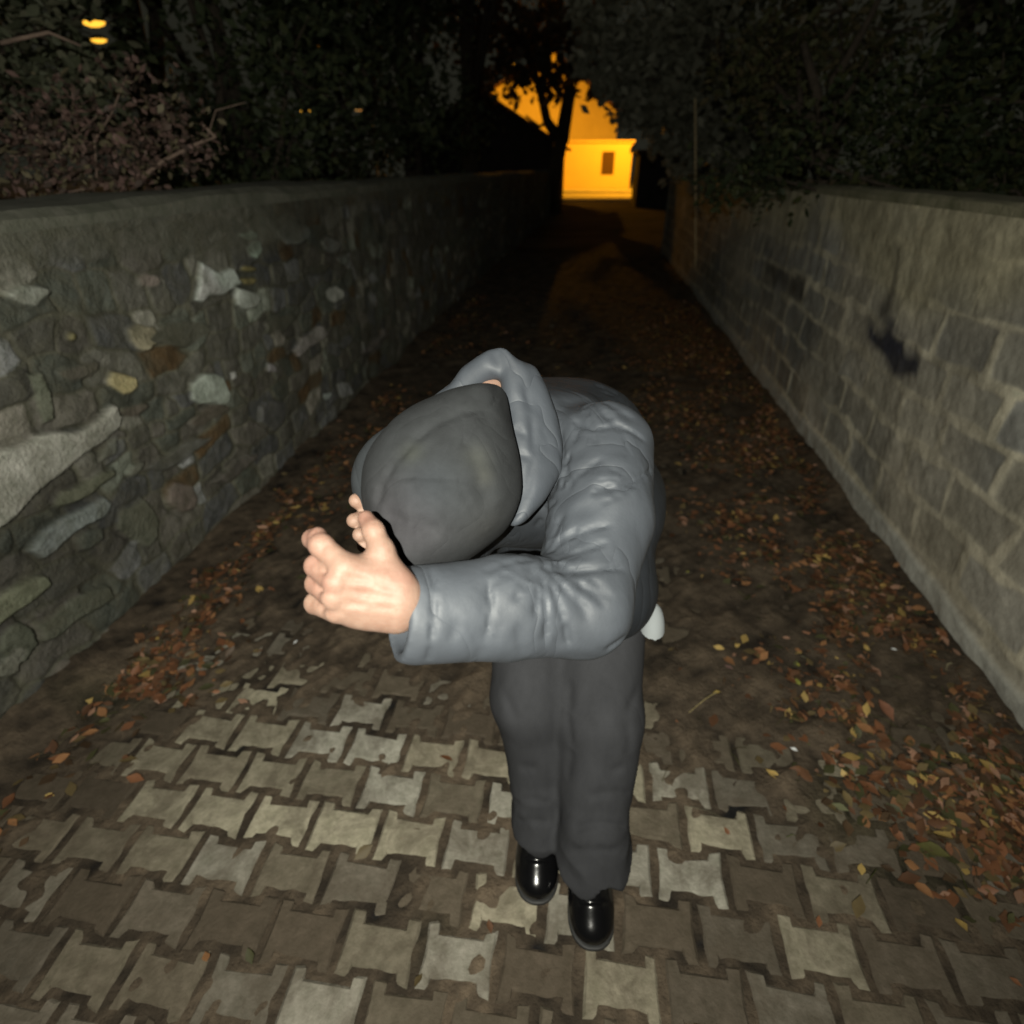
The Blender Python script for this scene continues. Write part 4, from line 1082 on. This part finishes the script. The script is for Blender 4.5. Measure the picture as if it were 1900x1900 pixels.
# quilting seams across the sleeve and long folds
gr([(1008, 1030, .72), (1060, 1058, .68), (1120, 1056, .67), (1195, 1045, .72)], .0060, .0045)
gr([(1100, 915, .74), (1150, 905, .75), (1212, 868, .80)], .0050, .0060)
gr([(985, 905, .77), (1030, 925, .76), (1060, 905, .755), (1095, 870, .77)], .0060, .0055)
gr([(1035, 930, .76), (1005, 990, .73), (1000, 1040, .71)], .007, .006)
gr([(1020, 1050, .70), (1065, 1085, .68), (1140, 1110, .68)], .0055, .005); gr([(1015, 1055, .70), (1060, 1110, .67), (1095, 1150, .67)], .0045, .0055)
gr([(905, 1085, .62), (900, 1150, .60), (890, 1225, .63)], .0030, .008)
gr([(1000, 1060, .69), (1000, 1100, .66), (985, 1150, .63)], .0035, .007); gr([(1050, 1150, .67), (1035, 1200, .67)], .003, .007); gr([(960, 1160, .62), (975, 1220, .65)], .003, .007)
gr([(1045, 700, .93), (1075, 760, .86), (1085, 800, .83)], .005, .009); gr([(1120, 700, .98), (1110, 750, .90), (1130, 800, .85)], .006, .009); gr([(1170, 745, .96), (1150, 790, .88), (1160, 830, .83)], .005, .008)
gr([(945, 1060, .74), (960, 1000, .76), (985, 960, .77)], .005, .005); gr([(975, 1060, .73), (985, 1010, .75)], .005, .004)
j.blur(1)
rr = np.random.default_rng(77)
def crease(pts, dep, wid):
    S = [j.surf(*p) for p in pts]
    for a, c in zip(S[:-1], S[1:]):
        if a is not None and c is not None and np.linalg.norm(a - c) < .09: j.groove(a, c, dep, wid)
def fan(cx, cy, a0, a1, n, r0, r1, L0, L1, dep, wid):
    for k in range(n):
        t = math.radians(a0 + (a1 - a0) * (k + rr.uniform(-.35, .35)) / max(n - 1, 1)); r_ = rr.uniform(r0, r1); L_ = rr.uniform(L0, L1); bend = rr.uniform(-.25, .25)
        pts = [(cx + math.cos(t + bend * q) * (r_ + L_ * q), cy + math.sin(t + bend * q) * (r_ + L_ * q)) for q in (0, .33, .66, 1)]
        crease(pts, dep * rr.uniform(.6, 1.2), wid * rr.uniform(.8, 1.3))
fan(1000, 1040, -60, 75, 13, 8, 40, 50, 140, .0040, .0036)
fan(1000, 1040, 95, 200, 7, 10, 40, 40, 90, .0032, .0036)
fan(1040, 925, 150, 300, 8, 5, 25, 40, 100, .0040, .0036)
fan(1060, 700, 5, 75, 8, 30, 60, 60, 120, .0045, .0048)
fan(1190, 900, 150, 215, 5, 5, 20, 40, 80, .0030, .0036)
for x in (835, 880, 925, 965, 1005, 1045): crease([(x, 1238), (x + rr.uniform(-14, 14), 1195), (x + rr.uniform(-22, 22), 1150)], .0022, .0060)
for pts in ([(1000, 1052), (1050, 1062), (1110, 1058), (1160, 1054), (1200, 1046)], [(1062, 780), (1100, 800), (1150, 790), (1200, 820)], [(1210, 870), (1180, 890), (1140, 902), (1100, 905)],
            [(1180, 1080), (1200, 1110), (1215, 1150)], [(1120, 1205), (1160, 1180), (1205, 1140)], [(905, 1075), (912, 1130), (900, 1190), (905, 1235)], [(800, 1058), (806, 1100), (804, 1150), (800, 1190), (792, 1228)], [(1062, 745), (1040, 800), (1046, 860), (1062, 905)]): crease(pts, .0045, .0032)
ca = (cL - eL) / np.linalg.norm(cL - eL)
sl, X, Y, Z = j.sub(cL - .07, cL + .07, .02)
pl = (X - cL[0]) * ca[0] + (Y - cL[1]) * ca[1] + (Z - cL[2]) * ca[2] - .024
dd = np.sqrt((X - cL[0]) ** 2 + (Y - cL[1]) ** 2 + (Z - cL[2]) ** 2)
j.F[sl] = np.where((dd < .085), np.maximum(j.F[sl], pl), j.F[sl]).astype(np.float32)
j.cone(cL + ca * .075, cL - ca * .03, .0455, .040, k=.003, mode='sub')
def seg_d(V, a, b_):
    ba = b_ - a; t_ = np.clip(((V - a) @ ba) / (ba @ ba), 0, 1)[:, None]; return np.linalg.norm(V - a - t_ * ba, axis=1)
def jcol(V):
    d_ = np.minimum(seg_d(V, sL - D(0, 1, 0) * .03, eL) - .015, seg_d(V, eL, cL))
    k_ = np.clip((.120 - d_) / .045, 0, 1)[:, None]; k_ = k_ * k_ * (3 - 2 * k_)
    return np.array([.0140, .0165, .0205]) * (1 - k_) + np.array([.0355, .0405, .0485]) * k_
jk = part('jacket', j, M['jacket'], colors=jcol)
kp = np.array(colR + colL); kc = SDF(kp.min(0) - .05, kp.max(0) + .05, .0033)
kc.pillow(colR, .024, .026, k=0); kc.pillow(colL, .020, .022, k=.006)
kc.blur(4)
idx2, P2 = kc.near(.02)
kc.F[idx2] += (-.0022 * nd(*P2) - .0012 * na(*P2)).astype(np.float32)
for pp, dd_, ww in (([(968, 700, .83), (985, 770, .81), (990, 850, .79), (975, 930, .77)], .0035, .006), ([(950, 790, .78), (975, 810, .78)], .004, .005), ([(957, 840, .77), (985, 850, .77)], .004, .005), ([(900, 672, .84), (915, 700, .83)], .003, .005)):
    for a_, c_ in zip(pp[:-1], pp[1:]): kc.groove(C(*a_), C(*c_), dd_, ww)
V, Q = kc.mesh()
mesh_obj('collar', W(V), Q, M['jacket'], jk, np.tile(np.array([.032, .037, .045]), (len(V), 1)), True, tuple(PO))

# ---- white cloth showing at the hip
s = SDF((.20, .80, .74), (.42, 1.25, 1.06), .004)
s.ell(C(1209, 1172, 1.36), (D(1, .1, 0), D(0, 1, .2), D(0, 0, 1)), (.030, .068, .035), k=0)
part('shirt_hem', s, M['white_cloth'])

# ---- trousers
t = SDF((-.16, .66, .02), (.42, 1.42, 1.06), .0055)
t.ell((.142, 1.18, .92), ax, (.175, .14, .13), k=.03)
for q, (h_, k_, a_) in enumerate(legs):
    ra, rb, rc = (.110, .101, .074) if q == 0 else (.119, .111, .089)
    t.cone(np.array(h_) + [0, 0, 0], k_, ra, rb, k=.034); t.cone(k_, a_, rb, rc, k=.028)
    a2 = np.array(a_) + [0.006, -.035, -.01]
    t.cone(np.array(a_) + [0, 0, .10], a2, rc * 1.0, rc * 1.20, k=.02)
idx_, P_ = t.near(.03); X_, Y_, Z_ = P_
t.F[idx_] += (-.0030 * nd(X_, Y_ , Z_ * .8) - .0018 * na(X_ * .8, Y_, Z_ * .35) + .004 * np.abs(na(X_, Y_, Z_ * 1.2)) * np.exp(-((Z_ - .17) / .10) ** 2)).astype(np.float32)
G3 = np.meshgrid(*[t.lo[k] + t.h * np.arange(t.n[k]) for k in range(3)], indexing='ij', sparse=True)
t.F = np.maximum(t.F, (.122 + np.clip((G3[0] - .14) * .35, 0, .028) + .10 * (.17 - G3[0]) * 0 + .25 * (G3[1] - .85) * -1 * .0 + .012 * np.sin(G3[0] * 60) - G3[2]).astype(np.float32))
for q, (h_, k_, a_) in enumerate(legs):
    t.cone(np.array(a_) + [0, 0, .05], np.array(a_) + [.006, -.03, -.14], .046 if q == 0 else .060, .060 if q == 0 else .076, k=.004, mode='sub')
def tc(pts, dep, wid):
    S = [t.surf(*p, z0=.9) for p in pts]
    for a_, c_ in zip(S[:-1], S[1:]):
        if a_ is not None and c_ is not None and np.linalg.norm(a_ - c_) < .12: t.groove(a_, c_, dep, wid)
for pts, dp, wd in (([(1060, 1260), (1055, 1320), (1062, 1390), (1052, 1450)], .006, .012), ([(1185, 1270), (1160, 1330), (1170, 1400)], .005, .012), ([(935, 1280), (960, 1340), (950, 1400)], .005, .012),
                    ([(1065, 1540), (1110, 1525), (1165, 1535)], .007, .010), ([(1060, 1580), (1100, 1572), (1150, 1578)], .006, .010), ([(1090, 1480), (1130, 1465), (1170, 1470)], .005, .012),
                    ([(955, 1490), (985, 1480), (1020, 1492)], .006, .010), ([(960, 1525), (990, 1520), (1020, 1528)], .005, .009), ([(925, 1440), (960, 1420), (1000, 1425)], .004, .012),
                    ([(1120, 1255), (1115, 1350), (1110, 1450), (1108, 1560)], .0035, .008), ([(975, 1260), (980, 1350), (985, 1450), (990, 1530)], .003, .008), ([(1190, 1430), (1160, 1420), (1130, 1432)], .005, .011)): tc(pts, dp, wd)
part('trousers', t, M['trousers'])

# ---- boots
def boot(toe, heel, lab=None):
    toe, heel = np.array(toe), np.array(heel); f = toe - heel; L = np.linalg.norm(f); f /= L; sd = np.array([f[1], -f[0], 0])
    up = np.array([0, 0, 1.])
    s_ = SDF(np.minimum(toe, heel) - [.08, .08, .01], np.maximum(toe, heel) + [.08, .08, .26], .0036)
    P = lambda a, z, q=0: heel + f * a + up * z + sd * q
    s_.ell(P(L - .062, .040), (f, sd, up), (.064, .057, .037), k=0)
    s_.ell(P(L - .105, .045), (f, sd, up), (.078, .057, .042), k=.02)
    s_.cone(P(L - .10, .056), P(.10, .090), .047, .049, k=.03)
    s_.cone(P(.06, .045), P(.07, .10), .040, .042, k=.03)
    s_.cone(P(.075, .09), P(.075, .22), .046, .044, k=.02)
    s_.groove(P(L - .075, .085, -.04), P(L - .075, .085, .04), .004, .005)
    G = np.meshgrid(*[s_.lo[k] + s_.h * np.arange(s_.n[k]) for k in range(3)], indexing='ij', sparse=True)
    s_.F = np.maximum(s_.F, (.020 - G[2]).astype(np.float32))
    V, Q = s_.mesh()
    o = mesh_obj('boot', W(V), Q, M['boot'], person, None, True, tuple(PO))
    s2 = SDF(np.minimum(toe, heel) - [.08, .08, .03], np.maximum(toe, heel) + [.08, .08, .08], .0036)
    s2.ell(P(L - .075, .02), (f, sd, up), (.082, .061, .03), k=0, p=2.3)
    s2.cone(P(L - .12, .02), P(.045, .02), .048, .040, k=.02)
    G = np.meshgrid(*[s2.lo[k] + s2.h * np.arange(s2.n[k]) for k in range(3)], indexing='ij', sparse=True)
    s2.F = np.maximum(s2.F, np.maximum(.003 - G[2], G[2] - .024).astype(np.float32))
    V, Q = s2.mesh(); so = mesh_obj('sole', W(V), Q, M['sole'], o, None, False, tuple(PO))
    return o
boot((.066, .715, 0), (.078, .985, 0)); boot((.206, .612, 0), (.214, .885, 0))

# ---- cap: crown and curved brim
cr_out = [(938,732),(948,790),(957,850),(959,916),(940,967),(894,1007),(861,1028),(806,1050),(768,1062),(738,1058),(722,1022),(694,972),(682,930),(684,890),(700,848),(730,808),(774,776),(825,757),(872,744),(905,736)]
zc = lambda x, y: .745 + .10 * ((900 - y) / 300.0) 
lo_ = np.min([C(x, y, z) for x in (690, 965) for y in (715, 1060) for z in (.60, .92)], 0); hi_ = np.max([C(x, y, z) for x in (690, 965) for y in (715, 1060) for z in (.60, .92)], 0)
s = SDF(lo_ - .02, hi_ + .02, .0036)
cc_ = np.mean(cr_out, 0)
s.pillow([C(x + (x - cc_[0]) * .055, y + (y - cc_[1]) * .045, zc(x, y)) for x, y in cr_out], .092, .075, k=0)
s.blur(16)
# centre seam, side seams and soft dents
def cg(pts, dep, wid):
    for a, c in zip(pts[:-1], pts[1:]): s.groove(C(*a), C(*c), dep, wid)
idx_, P_ = s.near(.02); X_, Y_, Z_ = P_
s.F[idx_] += (-.0022 * Noise(51, 30)(X_, Y_, Z_) - .0006 * Noise(52, 90)(X_, Y_, Z_)).astype(np.float32)
cg([(718, 953, .67), (770, 975, .65), (818, 984, .65)], .0060, .010)
cg([(862, 800, .69), (890, 880, .65), (905, 940, .67)], .0040, .010)
def cs(pts, dep, wid):
    S = [s.surf(*p) for p in pts]
    for a_, c_ in zip(S[:-1], S[1:]):
        if a_ is not None and c_ is not None: s.groove(a_, c_, dep, wid)
cs([(700,935),(713,894),(735,857),(766,822),(805,790),(850,770),(895,760)], .0042, .0045)
arc = [(925 - 75 * math.sin(q * math.pi), 735 + (1010 - 735) * q) for q in np.linspace(0, 1, 12)]; cs(arc, .0022, .0028)
cs([(722 + 200 * q, 890 - 8 * math.sin(q * 3.14) + 10 * q) for q in np.linspace(0, 1, 9)], .0018, .0026)
cs([(765 + 8 * q, 840 + 190 * q) for q in np.linspace(0, 1, 8)], .0016, .003)
def capcol(V):
    """faded, rubbed patches in the cloth"""
    c = np.tile(np.array([.0165, .0178, .0190]), (len(V), 1))
    for px, py, s_, m_ in ((885, 850, .016, (1.45, 1.42, 1.25)), (898, 885, .012, (1.4, 1.35, 1.2)), (764, 840, .014, (1.35, 1.35, 1.15)), (730, 960, .045, (1.40, 1.28, 1.32)), (790, 1010, .040, (1.25, 1.2, 1.22)), (800, 900, .035, (1.1, 1.15, 1.2)), (900, 980, .03, (1.2, 1.15, 1.1))):
        p = s.surf(px, py)
        if p is None: continue
        w = np.exp(-((V - p) ** 2).sum(1) / (s_ * s_))[:, None]; c = c * (1 + (np.array(m_) - 1) * w)
    return c
cap_o = part('cap', s, M['cap'], colors=capcol)
# the brim: a padded visor tucked under the crown
bp_ = [(845,746),(800,757),(760,766),(717,789),(683,813),(660,842),(649,872),(648,900),(655,927),(668,950),(700,985),(780,980),(850,900),(880,800)]
bz_ = lambda x, y: .722 + .00025 * abs(y - 860) + .00012 * (x - 650)
lo_ = np.min([C(x, y, z) for x in (640, 890) for y in (735, 1000) for z in (.62, .86)], 0); hi_ = np.max([C(x, y, z) for x in (640, 890) for y in (735, 1000) for z in (.62, .86)], 0)
b2 = SDF(lo_ - .02, hi_ + .02, .0034)
b2.pillow([C(x, y, bz_(x, y)) for x, y in bp_], .040, .055, k=0)
b2.blur(8)
cb_ = C(760, 900, .80)
b2.pillow([C(x + (x - 760) * -.04, y, bz_(x, y) + .045) for x, y in bp_], .042, .05, k=.006, mode='sub')
V, Q = b2.mesh()
mesh_obj('brim', W(V), Q, M['cap'], cap_o, np.tile(np.array([.0168, .0190, .0212]), (len(V), 1)), True, tuple(PO))
